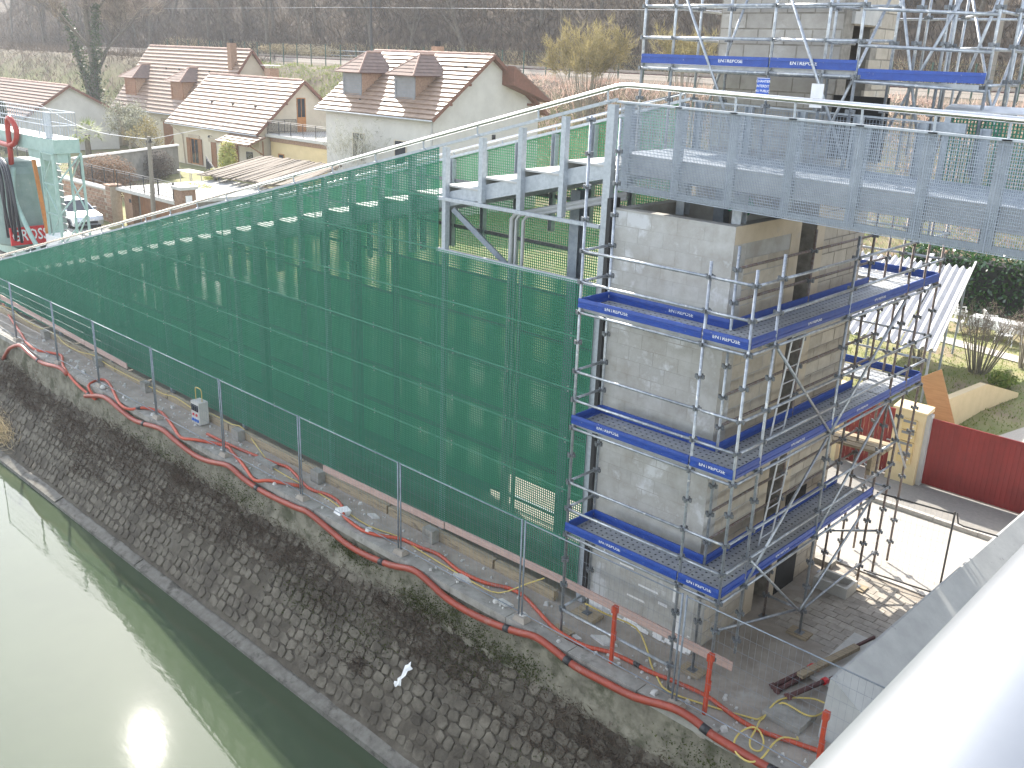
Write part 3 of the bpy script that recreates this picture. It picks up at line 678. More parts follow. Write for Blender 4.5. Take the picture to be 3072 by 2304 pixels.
block_wall(LS, 0, X1, SY0+.30, SY1-.02, .02, 12.0, 'block', 1, bud, .007, hole=(DY0,DY1,8.42,10.55), stuff=extra)
build(MB().box(X1,X1+.012,SY0-.012,SY0+.30,0,8.0), 'corner_pier', M['band'], LS)
if extra.v: tag(build(extra, 'more_blocks', M['block'], LS), kind='stuff')
build(MB().box(X1+.001,X1+.06,DY0-.12,DY1+.15,10.55,10.78), 'lintel', M['concrete_light'], LS)
build(MB().box(X0-.012,X1+.012,SY0-.012,SY0,11.0,11.35), 'ring_beam', M['concrete_light'], LS)
build(MB().box(X1+.012,X1+.03,DY0-.08,DY1-.05,0.0,2.15), 'dark_opening_panel', M['dark'], LS)  # dark panel over the wall stands for the shaded ground-level opening
for x, y, m_ in ((.35,2.62,'dark'),):
    single(MB().box(.02,.95,2.60,2.64,8.45,9.45), 'dark_opening_sheet', M['dark'], 'black sheet added for the dark wide opening by the lift shaft doorway', 'sheet')  # black sheet put in for the shade of the wide opening
# debris netting / green tarp on the tower top
tp = MB(); n = 10
for j in range(n):
    for i in range(n): tp.v.append((-1.05+i*.05+.02*math.sin(j*2), 1.35+j*.05, 7.55+.35*math.exp(-((i-4.5)**2+(j-4.5)**2)/10)+.05*math.sin(i*1.9+j*1.3)))
for j in range(n-1):
    for i in range(n-1): tp.f.append((j*n+i,j*n+i+1,(j+1)*n+i+1,(j+1)*n+i))
mat('tarp', (.02,.26,.12), (.015,.20,.09), 6, .4)
single(tp, 'green_tarp', M['tarp'], 'crumpled bright green tarpaulin on top of the block tower', 'tarpaulin')

# ------------------------------------------------------------------ scaffolds
def text_mesh(s, size, depth=.0):
    cu = bpy.data.curves.new('lettering', 'FONT'); cu.body = s; cu.size = size; cu.align_x = 'CENTER'; cu.align_y = 'CENTER'; cu.extrude = depth; cu.resolution_u = 2; cu.offset = size*.012
    o = bpy.data.objects.new('lettering', cu); COL.objects.link(o)
    me = bpy.data.meshes.new_from_object(o.evaluated_get(bpy.context.evaluated_depsgraph_get()))
    bpy.data.objects.remove(o); bpy.data.curves.remove(cu); return me
def lettering(s, size, m, parent, loc, rot, name='lettering', sx=1.0):
    me = text_mesh(s, size); me.name = name; me.materials.append(m)
    o = piece(name, me, parent, loc, rot); o.scale = (sx,1,1); return o
CPL = MB(); CPL.lathe([(.034,-.018),(.05,-.006),(.05,.006),(.034,.018)], n=8)
CPL.box(.042,.075,-.018,.018,-.03,.03).box(-.075,-.042,-.018,.018,-.03,.03).box(-.018,.018,.042,.075,-.03,.03).box(-.018,.018,-.075,-.042,-.03,.03)
CPLM = CPL.mesh('coupler'); CPLM.materials.append(M['coupler'])
def standard(root, x, y, z0, z1, nodes, m='tube', foot=False, r=.0245):
    o = build(MB().tube([(x,y,z0),(x,y,z1)], r, 10), 'standard', M[m], root, True)
    for z in nodes:
        if z0 < z < z1: piece('coupler', CPLM, o, (x,y,z), (0,0,rnd.uniform(-.1,.1)))
    if foot:
        build(MB().box(x-.075,x+.075,y-.075,y+.075,z0-.012,z0), 'base_plate', M['coupler'], o)
    return o
def tube_part(root, name, a, b, m='tube', r=.0235):
    return build(MB().tube([a,b], r, 10), name, M[m], root, True)
def platform_x(root, x0, x1, y0, y1, z, txt=True):
    n = 2; w = (y1-y0-.02)/n
    for k in range(n):
        ya = y0+.01+k*w; p = MB().box(x0,x1,ya+.004,ya+w-.004,z-.012,z).box(x0,x1,ya+.004,ya+.012,z-.06,z-.0121).box(x0,x1,ya+w-.012,ya+w-.004,z-.06,z-.0121)
        build(p, 'deck_plank', M['deck_plate'], root)
def platform_y(root, y0, y1, x0, x1, z):
    n = 2; w = (x1-x0-.02)/n
    for k in range(n):
        xa = x0+.01+k*w; p = MB().box(xa+.004,xa+w-.004,y0,y1,z-.012,z).box(xa+.004,xa+.012,y0,y1,z-.06,z-.0121).box(xa+w-.012,xa+w-.004,y0,y1,z-.06,z-.0121)
        build(p, 'deck_plank', M['deck_plate'], root)
def toe(root, a, b, z, out, txt=None, h=.15):
    """blue toe board from a to b (xy), out = outward unit vector"""
    a = Vector((*a,z)); b = Vector((*b,z)); d = (b-a).normalized(); o_ = Vector((*out,0)); t = .012
    mb = MB()
    def sec(p): return [p, p+o_*t]
    def slab(z0, z1, i0, i1, o0, o1):
        mb.hexa([a+o_*i0+Vector((0,0,z0)), b+o_*i0+Vector((0,0,z0)), b+o_*i1+Vector((0,0,z0)), a+o_*i1+Vector((0,0,z0)), a+o_*o0+Vector((0,0,z1)), b+o_*o0+Vector((0,0,z1)), b+o_*o1+Vector((0,0,z1)), a+o_*o1+Vector((0,0,z1))])
    slab(0, .05, 0, .028, 0, .028); slab(.0502, .10, .004, .018, .004, .018); slab(.1002, h, 0, .028, -.004, .02)
    ob = build(mb, 'toe_board', M['blue_paint'], root)
    if txt:
        mid = a + (b-a)*txt + o_*.0200; mid.z = z+.075
        ang = math.atan2(-out[0], out[1])+math.pi if False else math.atan2(o_.y, o_.x)+math.pi/2
        lettering('ENTREPOSE', .075, M['white_print'], ob, mid, (math.pi/2, 0, ang), sx=1.15)
    return ob
S1 = thing('tower_scaffold', (0,1.5,0), 'galvanised tube scaffold with blue toe boards around the block tower', 'scaffold')
YO, YI, XO, XI = -1.1, -.36, 1.05, .31
FX = [-2.02, .31, 1.05]; RY_ = [-1.1, -.36, 2.05, 4.42, 5.16]
LV = [2.0, 4.0, 6.0]
nodes = [.5*k for k in range(1, 20)]
for x in FX:
    top = 9.05 if x < -1 else 7.2
    standard(S1, x, YO, .02 if x != 1.05 else .75, top + (0 if x < 0 else .02), nodes, foot=(x != 1.05))
standard(S1, -2.02, YI, .1, 9.0, nodes, foot=True)
standard(S1, XI, YI, .05, 7.35, nodes, foot=True)
for y in RY_[1:]:
    standard(S1, XO, y, .05 if y > 0 else .75, 7.35 if y < 4 else 7.9, nodes, 'tube' if y < 1 else ('tube_rusty' if y > 4 else 'tube'), foot=y > 0)
    if y > 0: standard(S1, XI, y, .05, 7.35 if y < 4 else 7.9, nodes, 'tube_rusty' if y > 1 else 'tube', foot=True)
for x in (-1.3,): standard(S1, x, 5.16, .05, 7.5, nodes, 'tube_rusty'); standard(S1, x, 5.9, .05, 7.5, nodes, 'tube_rusty')
standard(S1, XO, 5.9, .05, 7.6, nodes, 'tube_rusty'); standard(S1, XI, 5.9, .05, 7.5, nodes, 'tube_rusty')
for L_ in LV:
    # front lift
    for dz in (0,.5,1.0):
        tube_part(S1, 'ledger' if dz == 0 else 'guard_rail', (-2.02,YO-.03,L_+dz), (XI,YO-.03,L_+dz)); tube_part(S1, 'ledger' if dz == 0 else 'guard_rail', (XI,YO-.03,L_+dz), (XO,YO-.03,L_+dz))
        tube_part(S1, 'transom', (-2.05,YO,L_+dz), (-2.05,YI,L_+dz))
        # right-hand lift
        for a, b in zip(RY_[:-1], RY_[1:]):
            tube_part(S1, 'ledger' if dz == 0 else 'guard_rail', (XO+.03,a,L_+dz), (XO+.03,b,L_+dz), 'tube')
            if a > -.5 and dz > 0: tube_part(S1, 'inner_rail', (XI-.03,a,L_+dz), (XI-.03,b,L_+dz), 'tube_rusty')
    for y in RY_[1:]: tube_part(S1, 'transom', (XI,y,L_-.02), (XO,y,L_-.02), 'tube')
    tube_part(S1, 'ledger', (-2.02,YI,L_-.02), (XI,YI,L_-.02)); tube_part(S1, 'ledger', (XI,YI,L_-.02), (XI,4.42,L_-.02), 'tube')
    zp = L_+.075
    platform_x(S1, -2.0, XI-.02, YO+.02, YI, zp); platform_x(S1, XI, XO, YO+.02, YI, zp+.004)
    platform_y(S1, YI+.02, 2.05, XI, XO-.02, zp); platform_y(S1, 2.07, 4.4, XI, XO-.02, zp)
    if L_ > 3: platform_x(S1, -2.0, XO-.02, 5.16, 5.9, zp); platform_y(S1, 4.44, 5.14, XI, XO-.02, zp)
    zt_ = L_+.085
    toe(S1, (-2.04,YO-.012), (XI-.03,YO-.012), zt_, (0,-1), .33 if L_ > 3 else .42); toe(S1, (XI,YO-.012), (XO,YO-.012), zt_, (0,-1), .52)
    toe(S1, (-2.0,YI+.0), (XI-.02,YI+.0), zt_, (0,-1), .62 if L_ > 3 else None)
    toe(S1, (-2.02,YO+.03), (-2.02,YI-.03), zt_, (1,0))
    toe(S1, (XO-.005,YO+.03), (XO-.005,-.37), zt_, (1,0)); toe(S1, (XO-.005,-.34), (XO-.005,2.03), zt_, (1,0), .5); toe(S1, (XO-.005,2.07), (XO-.005,4.4), zt_, (1,0), .5)
    toe(S1, (XI+.0,YI), (XI+.0,2.03), zt_, (1,0)); toe(S1, (XI,2.07), (XI,4.4), zt_, (1,0))
    if L_ > 3:
        toe(S1, (XI-.6,5.95), (XO,5.95), zt_, (0,-1)); toe(S1, (XO-.005,4.46), (XO-.005,5.14), zt_, (1,0)); toe(S1, (-2.0,5.95), (XI-.6,5.95), zt_, (0,-1)); toe(S1, (XO-.005,5.18), (XO-.005,5.9), zt_, (1,0))
        for x in (-2.0,): 
            for dz in (.5,1.0): tube_part(S1, 'guard_rail', (-2.0,5.93,L_+dz), (XO,5.93,L_+dz), 'tube')
        for dz in (0,.5,1.0): tube_part(S1, 'guard_rail', (XO+.03,5.16,L_+dz), (XO+.03,5.9,L_+dz), 'tube')
# low front rails, braces, feet
tube_part(S1, 'ledger', (-2.02,YO-.03,.5), (XI,YO-.03,.5)); tube_part(S1, 'transom', (-2.05,YO,.5), (-2.05,YI,.5))
for a, b in (((1.08,-.3,5.95),(1.08,2.0,4.0)),((1.08,-.3,2.45),(1.08,1.8,.62)),((1.08,2.0,4.02),(1.08,4.4,6.0)),((1.08,2.0,2.05),(1.08,4.3,4.0)),((1.08,1.85,.62),(1.08,4.35,2.0)),((1.08,4.42,3.9),(1.08,5.9,2.2))):
    tube_part(S1, 'brace', a, b, 'tube')
tube_part(S1, 'brace', (1.08,1.9,3.95), (1.08,-.36,2.05), 'tube'); tube_part(S1, 'brace', (.35,2.05,.5), (1.05,2.05,.5)); tube_part(S1, 'brace', (.31,.2,.55), (1.05,1.85,.62))
tube_part(S1, 'ledger', (1.05,2.05,.55), (1.05,5.16,.55), 'tube'); tube_part(S1, 'ledger', (XI,4.42,1.0), (XO,5.2,1.0), 'coupler')
# ladder between the lifts
for z0, z1, y in ((4.1,5.9,.75),(2.1,3.9,.85)):
    ld = MB().tube([(.62,y,z0),(.62,y+.35,z1)], .016, 6).tube([(.62,y+.42,z0),(.62,y+.77,z1)], .016, 6)
    for k in range(7):
        t = (k+.5)/7; ld.tube([(.62,y+.35*t,z0+(z1-z0)*t),(.62,y+.42+.35*t,z0+(z1-z0)*t)], .012, 6)
    build(ld, 'ladder', M['zinc'], S1)
# mud sills under the feet
for i, (x, y) in enumerate(((-2.02,-.36),(-2.02,-1.1),(1.05,2.05),(.31,-.36),(1.05,4.42))):
    sl = MB().box(x-.2,x+.2,y-.14,y+.14,0.002,.045) if i != 0 else MB().box(x-.25,x+.25,y-.2,y+.2,.002,.09)
    single(sl, 'sole_board', M['timber'], ['timber sole board under the scaffold foot by the black joint strip','timber sole board under the outer left scaffold foot','timber sole board under the scaffold foot with two braces','timber sole board under the inner front scaffold foot','timber sole board under the scaffold foot nearest the street'][i], 'board', 'scaffold sole boards')
# upper scaffold around the lift shaft, standing on the footbridge
S2 = thing('shaft_scaffold', (0,1.9,8.44), 'tube scaffold with one blue platform around the lift shaft above the footbridge', 'scaffold')
n2 = [9.25,9.75,10.25,10.75,11.25,11.75]
UX = [-3.05,-2.43,-.58,.32,.84]
for x in UX: standard(S2, x, 1.5, fz(x,8.45) if x > -2.3 else 8.3, 12.4, n2, 'tube')
for x in (-2.55,-1.95,-.05,.95,1.75,2.45): standard(S2, x, 2.45 if x < 1 else 2.3, 8.45 if x < 1 else 8.4, 12.4, n2, 'tube')
for x, y in ((-2.9,5.1),(-2.9,5.8),(1.0,5.1),(1.9,5.1),(2.3,4.2),(1.05,4.42)): standard(S2, x, y, 7.0 if x < 2 else 8.0, 12.4, n2, 'tube')
for z in n2[1:]:
    for a, b in ((-3.05,-.58),(-.58,.84)):
        tube_part(S2, 'ledger' if abs(z-9.75) < .01 else 'guard_rail', (a,1.47,z), (b,1.47,z))
    if z != 9.75: tube_part(S2, 'guard_rail', (.84,1.47,z-.06), (2.45,2.28,z-.1)); tube_part(S2, 'guard_rail', (1.0,5.1,z), (2.45,2.3,z-.05)); tube_part(S2, 'guard_rail', (-2.9,5.1,z), (-2.9,2.45,z)); tube_part(S2, 'guard_rail', (-2.9,5.8,z),(2.3,5.8,z))
    tube_part(S2, 'transom', (-3.05,1.5,z), (-2.55,2.45,z))
tube_part(S2, 'ledger', (.84,1.47,9.69), (2.45,2.28,9.62)); tube_part(S2, 'ledger', (-3.05,2.42,9.72), (.95,2.42,9.72))
platform_x(S2, -3.02, .84, 1.52, 2.40, 9.83); platform_x(S2, .86, 2.43, 2.05, 2.6, 9.70)
toe(S2, (-3.05,1.49), (-.60,1.49), 9.835, (0,-1), .72); toe(S2, (-.57,1.49), (.85,1.49), 9.835, (0,-1), .40)
o = toe(S2, (.86,1.52), (2.43,2.26), 9.72, (.424,-.906))
for a, b in (((-2.40,1.46,11.2),(-1.0,1.46,8.6)),((-2.5,2.5,8.5),(-1.6,2.5,11.2)),((.95,2.2,8.5),(2.1,2.25,11.3)),((1.75,2.2,8.5),(.9,2.2,11.5)),((2.3,4.2,8.4),(1.0,5.1,11.2)),((-2.3,5.0,8.6),(-1.3,5.0,11.6)),((.35,1.55,8.5),(.86,2.3,10.9))):
    tube_part(S2, 'brace', a, b)
for x, y in ((1.35,2.3),(1.5,3.3),(.35,5.15),(2.45,3.2)): standard(S2, x, y, 8.4, 12.4, n2, 'tube')
for z in n2[1:]:
    tube_part(S2, 'guard_rail', (2.45,2.3,z-.05), (2.3,4.2,z-.05)); tube_part(S2, 'guard_rail', (.32,1.5,z-.02), (.32,2.45,z-.02)); tube_part(S2, 'guard_rail', (-3.05,2.47,z+.03), (.95,2.47,z+.03))
for a, b in (((.84,1.44,8.6),(-.5,1.44,11.2)),((2.4,2.3,8.5),(2.3,4.2,10.9)),((1.5,3.3,8.5),(2.4,2.4,11.0))): tube_part(S2, 'brace', a, b)
SG = single(MB().box(-.72,-.50,1.405,1.412,9.42,9.68), 'site_sign', M['sign_blue'], 'blue site notice in white capitals hung on the shaft scaffold', 'sign')
for k, t in enumerate(('CHANTIER','INTERDIT','AU PUBLIC')):
    lettering(t, .052, M['white_print'], SG, (-.61, 1.4035, 9.625-.073*k), (math.pi/2,0,0))
build(MB().box(-.716,-.504,1.4035,1.4045,9.424,9.431).box(-.716,-.504,1.4035,1.4045,9.669,9.676), 'border', M['white_print'], SG)
single(MB().box(.22,.42,1.40,1.406,9.28,9.63), 'notice_sheet', M['paper'], 'pale blank notice sheet fixed to the shaft scaffold', 'notice')

# ------------------------------------------------------------------ quay: site fence, conduits, boards, odds and ends
FXS = [-30.0,-26.45,-23.05,-20.1,-16.55,-13.05,-9.68,-6.2,-2.78,.62,4.1]
wheres = ['at the far left end of the canal edge','second from the far left end of the canal edge','third from the far left end, behind the snaking conduit','nearest the end of the left pink plank','with the small orange tag on its post','in front of the grey power box','between the power box and the right pink plank','in front of the left end of the right pink plank','in front of the scaffold foot and the block tower','nearest the road bridge handrail']
def fence_panel(i, a, b):
    y = -1.38; t = thing('site_fence_panel', ((a+b)/2,y,.05), 'wire site fence panel ' + wheres[i], 'fence panel', 'site fence panels along the canal')
    z0, z1 = .2, 2.08; a += .04; b -= .04
    for x in (a, b): build(MB().tube([(x,y,.07),(x,y,z1)], .017, 8), 'post', M['fence_galv'], t, True)
    for z in (z0, z1-.02): build(MB().tube([(a,y,z),(b,y,z)], .012 if z > 1 else .010, 8), 'frame_rail', M['fence_galv'], t, True)
    g = MB(); n = int((b-a)/.1)
    for k in range(1, n): x = a+(b-a)*k/n; g.bar((x,y,z0),(x,y,z1-.02), .0022, .0022)
    for k in range(1, 7): z = z0+(z1-z0)*k/7; g.bar((a,y+.004,z),(b,y+.004,z), .003, .003)
    build(g, 'wire_mesh', M['fence_galv'], t)
    for x in (a,): build(MB().box(x-.16,x+.16,y-.1,y+.1,.0451,.15) if False else MB().hexa([(x-.15,y-.1,.046),(x+.15,y-.1,.046),(x+.15,y+.1,.046),(x-.15,y+.1,.046),(x-.11,y-.07,.14),(x+.11,y-.07,.14),(x+.11,y+.07,.14),(x-.11,y+.07,.14)]), 'foot_block', M['quay'], t)
for i, (a, b) in enumerate(zip(FXS[:-1], FXS[1:])): fence_panel(i, a, b)
# street-side fence panel beyond the scaffold
t = thing('site_fence_panel', (2.4,5.0,0), 'site fence panel of thin wire beside the street, right of the scaffold', 'fence panel', 'site fence panels along the canal')
for x0, x1 in ((.95,2.40),):
    y0_ = 4.95+(x0-.95)*.12; y1_ = 4.95+(x1-.95)*.12
    build(MB().tube([(x1,y1_,.02),(x1,y1_,1.95)], .02, 8), 'post', M['pole_dark'], t, True)
    for z in (.15,1.9): build(MB().tube([(x0,y0_,z),(x1,y1_,z)], .017, 8), 'frame_rail', M['pole_dark'], t, True)
    g = MB(); n = int((x1-x0)/.1)
    for k in range(1,n): u = k/n; x = x0+(x1-x0)*u; y = y0_+(y1_-y0_)*u; g.bar((x,y,.15),(x,y,1.9), .002, .002)
    for k in range(1,8): z = .15+1.75*k/8; g.bar((x0,y0_,z),(x1,y1_,z), .0025, .0025)
    build(g, 'wire_mesh', M['galv_dull'], t)
build(MB().tube([(2.45,5.1,1.95),(2.5,5.1,1.75),(2.6,5.12,1.72),(3.2,5.18,1.72)], .016, 8), 'bent_rail', M['pole_dark'], t, True)

def smooth_path(pts, sub=3):
    P = [Vector(p) for p in pts]; out = []
    for i in range(len(P)-1):
        p0, p1, p2, p3 = P[max(0,i-1)], P[i], P[i+1], P[min(len(P)-1,i+2)]
        for k in range(sub):
            t = k/sub; out.append(.5*((2*p1)+(p2-p0)*t+(2*p0-5*p1+4*p2-p3)*t*t+(3*p1-p0-3*p2+p3)*t**3))
    out.append(P[-1]); return out
def hose(name, pts, r, m, label, cat, bands=()):
    pp = smooth_path(pts)
    o = single(MB().tube(pp, r, 10), name, M[m], label, cat, smooth=True)
    for t in bands:
        i = int(t*(len(pp)-2)); a, b = pp[i], pp[i+1]; d = (b-a).normalized()
        build(MB().tube([a-d*.07, a+d*.07], r*1.09, 10), 'joint_sleeve', M['black_rubber'], o, True)
    return o
bigp = [(-20.64,-.26),(-19.32,.07),(-18.37,-.03),(-17.34,-.12),(-15.9,.08),(-15.16,-.02),(-14.12,-.13),(-13.35,-.06),(-12.45,.12),(-11.77,0),(-10.82,-.05),(-9.63,.02),(-9.13,.08),(-8.52,-.01),(-7.74,-.15),(-7.04,-.16),(-6.21,-.06),(-5.52,.12),(-5.09,.07),(-4.56,-.07),(-3.99,-.11),(-3.31,-.06),(-2.66,.05),(-2.17,.17),(-1.74,.12),(-1.23,.03),(-.61,.05),(.02,.09),(.75,.28),(1.14,.28),(1.48,.2),(1.86,.18),(2.37,.17),(2.85,.18),(3.42,.2),(4.5,.1)]
hose('conduit_pipe', [(x,-1.62,z-.10) for x, z in bigp], .068, 'conduit_dark', 'thick dark red corrugated conduit slung along the quay wall', 'conduit', (.1,.28,.46,.63,.72,.86,.94))
hose('conduit_pipe', [(-27.2,-1.66,-.75),(-26.6,-1.66,-.3),(-26.21,-1.66,-.1),(-25.5,-1.62,.12),(-24.78,-1.62,0),(-23.69,-1.62,-.07),(-22.46,-1.60,.10),(-21.9,-1.6,.0)], .062, 'conduit_dark', 'short dull red conduit dropping down the far left wall', 'conduit', (.7,))
thin = [(-32.9,.39),(-29.83,-.39),(-27.04,-1.0),(-25.81,-1.3),(-24.82,-1.4),(-24.42,-1.17),(-23.93,-.99),(-23.52,-1.06),(-22.41,-1.48),(-21.26,-1.75),(-20.43,-1.91),(-19.91,-1.95),(-20.4,-1.56),(-20.64,-1.17),(-20.41,-1.03),(-19.49,-1.27),(-18.33,-1.54),(-17.74,-1.55),(-17.41,-1.34),(-16.99,-1.1),(-16.51,-1.16),(-15.61,-1.41),(-14.82,-1.52),(-14.33,-1.45),(-13.55,-1.05),(-13.0,-1.16),(-12.06,-1.42),(-11.3,-1.56),(-10.9,-1.44),(-10.17,-1.02)]
def lay(p, r):
    x, y = p
    if y < -1.5: return (x, -1.60, max(-.35, (y+1.5)*.75)+.06)
    return (x, y, .05+r if y < -1.2 else r+.01)
hose('orange_hose', [lay(p,.045) for p in thin], .042, 'conduit', 'bright orange conduit looping over the quay edge behind the fence feet', 'conduit', (.35,.62))
thin2 = [(-14.59,-.97),(-13.47,-.92),(-12.35,-.8),(-11.68,-.7),(-11.23,-.64),(-10.04,-.95),(-9.46,-.84),(-9.01,-.86),(-8.6,-1.01),(-8.35,-1.2),(-8.1,-1.3),(-7.43,-1.38),(-6.97,-1.25),(-6.63,-.98),(-6.14,-.94),(-5.56,-.85),(-4.81,-1.0),(-4.14,-.94),(-3.68,-.75),(-3.3,-.74),(-2.9,-.87),(-2.29,-1.1),(-1.87,-1.18),(-1.38,-1.16),(-1.02,-1.01),(-.55,-.95),(-.19,-.95),(.31,-.86),(.88,-.81),(1.24,-.88),(1.66,-.95),(2.04,-.92),(2.74,-.72),(3.35,-.6),(4.6,-.5)]
hose('orange_hose', [(x,y,.05 if y > -1.2 else .085) for x, y in thin2], .038, 'conduit', 'orange conduit lying on the quay in front of the tower foot', 'conduit', (.76,))
yel = [(-31.04,-.28),(-30.07,-.18),(-28.76,-.35),(-27.76,-.41),(-26.63,-.37),(-25.76,-.32),(-24.58,-.54),(-23.36,-.56),(-22.69,-.39),(-21.5,-.49),(-20.19,-.51),(-18.92,-.49),(-17.86,-.51),(-17.34,-.39),(-15.94,-.5),(-15.44,-.31),(-14.47,-.32),(-13.97,-.25),(-12.26,-.69),(-11.42,-.91),(-9.55,-.92),(-8.62,-1.01),(-7.59,-1.09),(-6.7,-.92),(-6.06,-1.0),(-5.08,-1.05),(-4.25,-1.08),(-3.7,-.99),(-3.26,-.7),(-2.9,-.45)]
hose('yellow_cable', [(x,y,.03 if y < -.6 else .2) for x, y in yel[:-2]]+[(-3.2,-.75,.35),(-2.75,-.78,.68)], .013, 'yellow_cable', 'long thin yellow power cable running the length of the quay', 'cable')
yel2 = [(-1.73,-.82,.62),(-1.4,-.6,.45),(-.95,-.3,.25),(-.57,-.45,.04),(-.3,-.72,.03),(.02,-.97,.03),(.35,-1.14,.03),(.95,-1.0,.03),(1.65,-.75,.03),(1.77,-.66,.03),(1.81,-.33,.03),(1.89,-.18,.14),(2.07,-.16,.14),(2.27,-.18,.14),(2.4,-.13,.14),(2.46,.0,.14),(2.48,.18,.15),(2.43,.3,.15),(2.22,.28,.15),(2.0,.12,.14),(1.87,-.03,.14),(1.81,-.29,.14),(1.82,-.63,.05),(1.84,-.78,.1),(1.9,-1.0,.1),(1.96,-1.28,.1),(2.07,-1.46,.11),(2.18,-1.46,.11),(2.2,-1.35,.1),(2.11,-1.15,.1),(1.95,-1.02,.12),(1.84,-1.05,.12),(1.78,-1.28,.12),(1.84,-1.56,.12),(1.98,-1.70,.08),(2.2,-1.72,.08),(2.31,-1.58,.12),(2.29,-1.32,.12),(2.26,-1.06,.1),(2.31,-.86,.1),(2.45,-.71,.05),(2.42,-.66,.06)]
hose('yellow_cable', yel2, .015, 'yellow_cable', 'coiled yellow cable heaped at the quay edge by the orange posts', 'cable')
# pink shuttering planks
def plank(a, b, w, h, lab, m='plank_pink', cat='plank', group=None): return single(MB().bar(a, b, w, h), 'plank', M[m], lab, cat, group)
plank((-29.2,-.8,.96),(-25.6,-.8,.87), .03, .16, 'pink weathered plank at the far left behind the first fence panels', group='pink planks')
plank((-25.55,-.8,.88),(-22.3,-.8,.80), .03, .16, 'pink weathered plank second from the left, behind the fence', group='pink planks')
plank((-22.25,-.8,.80),(-19.4,-.8,.72), .03, .16, 'pink weathered plank whose sawn end stops short of the power box', group='pink planks')
plank((-9.6,-.8,.66),(-5.48,-.8,.74), .03, .15, 'pink plank leaning along the grating right of the power box', group='pink planks')
plank((-5.44,-.8,.76),(-2.2,-.8,.84), .03, .15, 'pink plank ending at the outer left scaffold pole', group='pink planks')
plank((-2.16,-.84,.86),(1.28,-.84,.84), .03, .16, 'pink plank crossing the foot of the block tower', group='pink planks')
# kerb timbers at the foot of the cladding
x = -31.2; k = 0
while x < -2.9:
    L_ = min(3.35, -2.75-x)
    kn = ['first','second','third','fourth','fifth','sixth','seventh','eighth','ninth'][k]
    single(MB().box(x,x+L_-.06,-.40,-.27,.0,.20), 'kerb_timber', M['timber'], kn + ' pale kerb timber from the left at the foot of the green grating', 'timber', 'kerb timbers'); x += L_; k += 1
bl = [(-26.2,'beside the third fence post from the left'),(-22.1,'under the second pink plank'),(-18.9,'below the sawn end of the pink plank'),(-13.8,'to the right of the power box'),(-10.25,'where the orange conduits cross'),(-6.2,'behind the middle fence foot')]
for x, w_ in bl:
    single(MB().box(x-.16,x+.16,-.62,-.415,.0,.30), 'kerb_block', M['concrete'], 'pale concrete block against the kerb timber '+w_, 'block', 'concrete blocks at the kerb')
single(MB().box(-12.35,-11.55,-.95,-.80,.0,.10).box(-12.35,-11.55,-.80,-.76,.0,.05), 'concrete_block', M['concrete'], 'long hollow grey block lying on the quay left of the fence foot', 'block')
# guard rail posts painted orange
for i, (x, w_) in enumerate(((-.78,'in front of the block tower'),(1.1,'at the end of the pink plank'),(3.02,'beside the road bridge handrail'))):
    p = thing('guard_post', (x,-1.22,.04), 'orange steel guard rail post ' + w_, 'post', 'orange guard rail posts')
    build(MB().box(x-.028,x+.028,-1.25,-1.19,.045,1.15), 'shaft', M['orange_paint'], p)
    build(MB().box(x-.04,x+.05,-1.275,-1.19+.005,1.04,1.17).box(x+.028,x+.05,-1.24,-1.2,.5,.68), 'hook', M['orange_paint'], p)
# power distribution box on the quay
pb = thing('power_box', (-15.5,-.62,0), 'grey site power box with sockets and a yellow carrying hoop', 'power box')
build(MB().box(-15.72,-15.30,-.78,-.50,.02,.66), 'cabinet', M['concrete_light'], pb)
build(MB().box(-15.68,-15.34,-.80,-.781,.40,.58), 'meter_window', M['glass'], pb)
mat('socket_blue', (.04,.15,.5), None, 5, .5)
for x in (-15.63,-15.5,-15.38): build(MB().box(x-.035,x+.035,-.815,-.781,.10,.17), 'socket', M['socket_blue'], pb)
for x in (-15.6,-15.43): build(MB().box(x-.03,x+.03,-.81,-.781,.26,.32), 'socket', M['rig_red'], pb)
build(MB().tube(smooth_path([(-15.68,-.64,.66),(-15.68,-.64,.95),(-15.62,-.64,1.02),(-15.42,-.64,1.02),(-15.36,-.64,.95),(-15.36,-.64,.66)]), .014, 8), 'carry_hoop', M['yellow_cable'], pb, True)
# small things lying about
single(MB().hexa([(-8.62,-1.28,.02),(-8.38,-1.3,.0),(-8.30,-1.06,.0),(-8.54,-1.04,.02),(-8.56,-1.24,.16),(-8.36,-1.26,.12),(-8.28,-1.02,.12),(-8.48,-1.0,.16)]), 'white_box', M['white_plastic'], 'small white plastic box lying tilted on the orange conduit', 'box')
wb = MB(); n = 9
for j in range(n):
    for i in range(4): wb.v.append((-4.9+.04*i+.03*math.sin(j*2.1)-.015*j, -2.25-.035*j+.03*math.sin(i*2+j), -1.62-.05*j+.05*math.sin(i*1.7+j*.9)+.05))
for j in range(n-1):
    for i in range(3): wb.f.append((j*4+i,j*4+i+1,(j+1)*4+i+1,(j+1)*4+i))
single(wb, 'plastic_rag', M['white_plastic'], 'torn white plastic strip caught on the bank stones', 'plastic strip')
for i, (p, l) in enumerate((((-2.75,-1.33,.045),'on the coping below the tower scaffold'),((-7.3,-1.3,.045),'beside the white box on the coping'),((-19.8,-1.4,.045),'where the orange conduit loops over the edge'))):
    s = MB(); s.lathe([(.02,0),(.09,.02),(.10,.07),(.06,.12)], p, 7); single(s, 'pale_stone', M['concrete_light'], 'loose pale stone '+l, 'stone', 'loose stones')
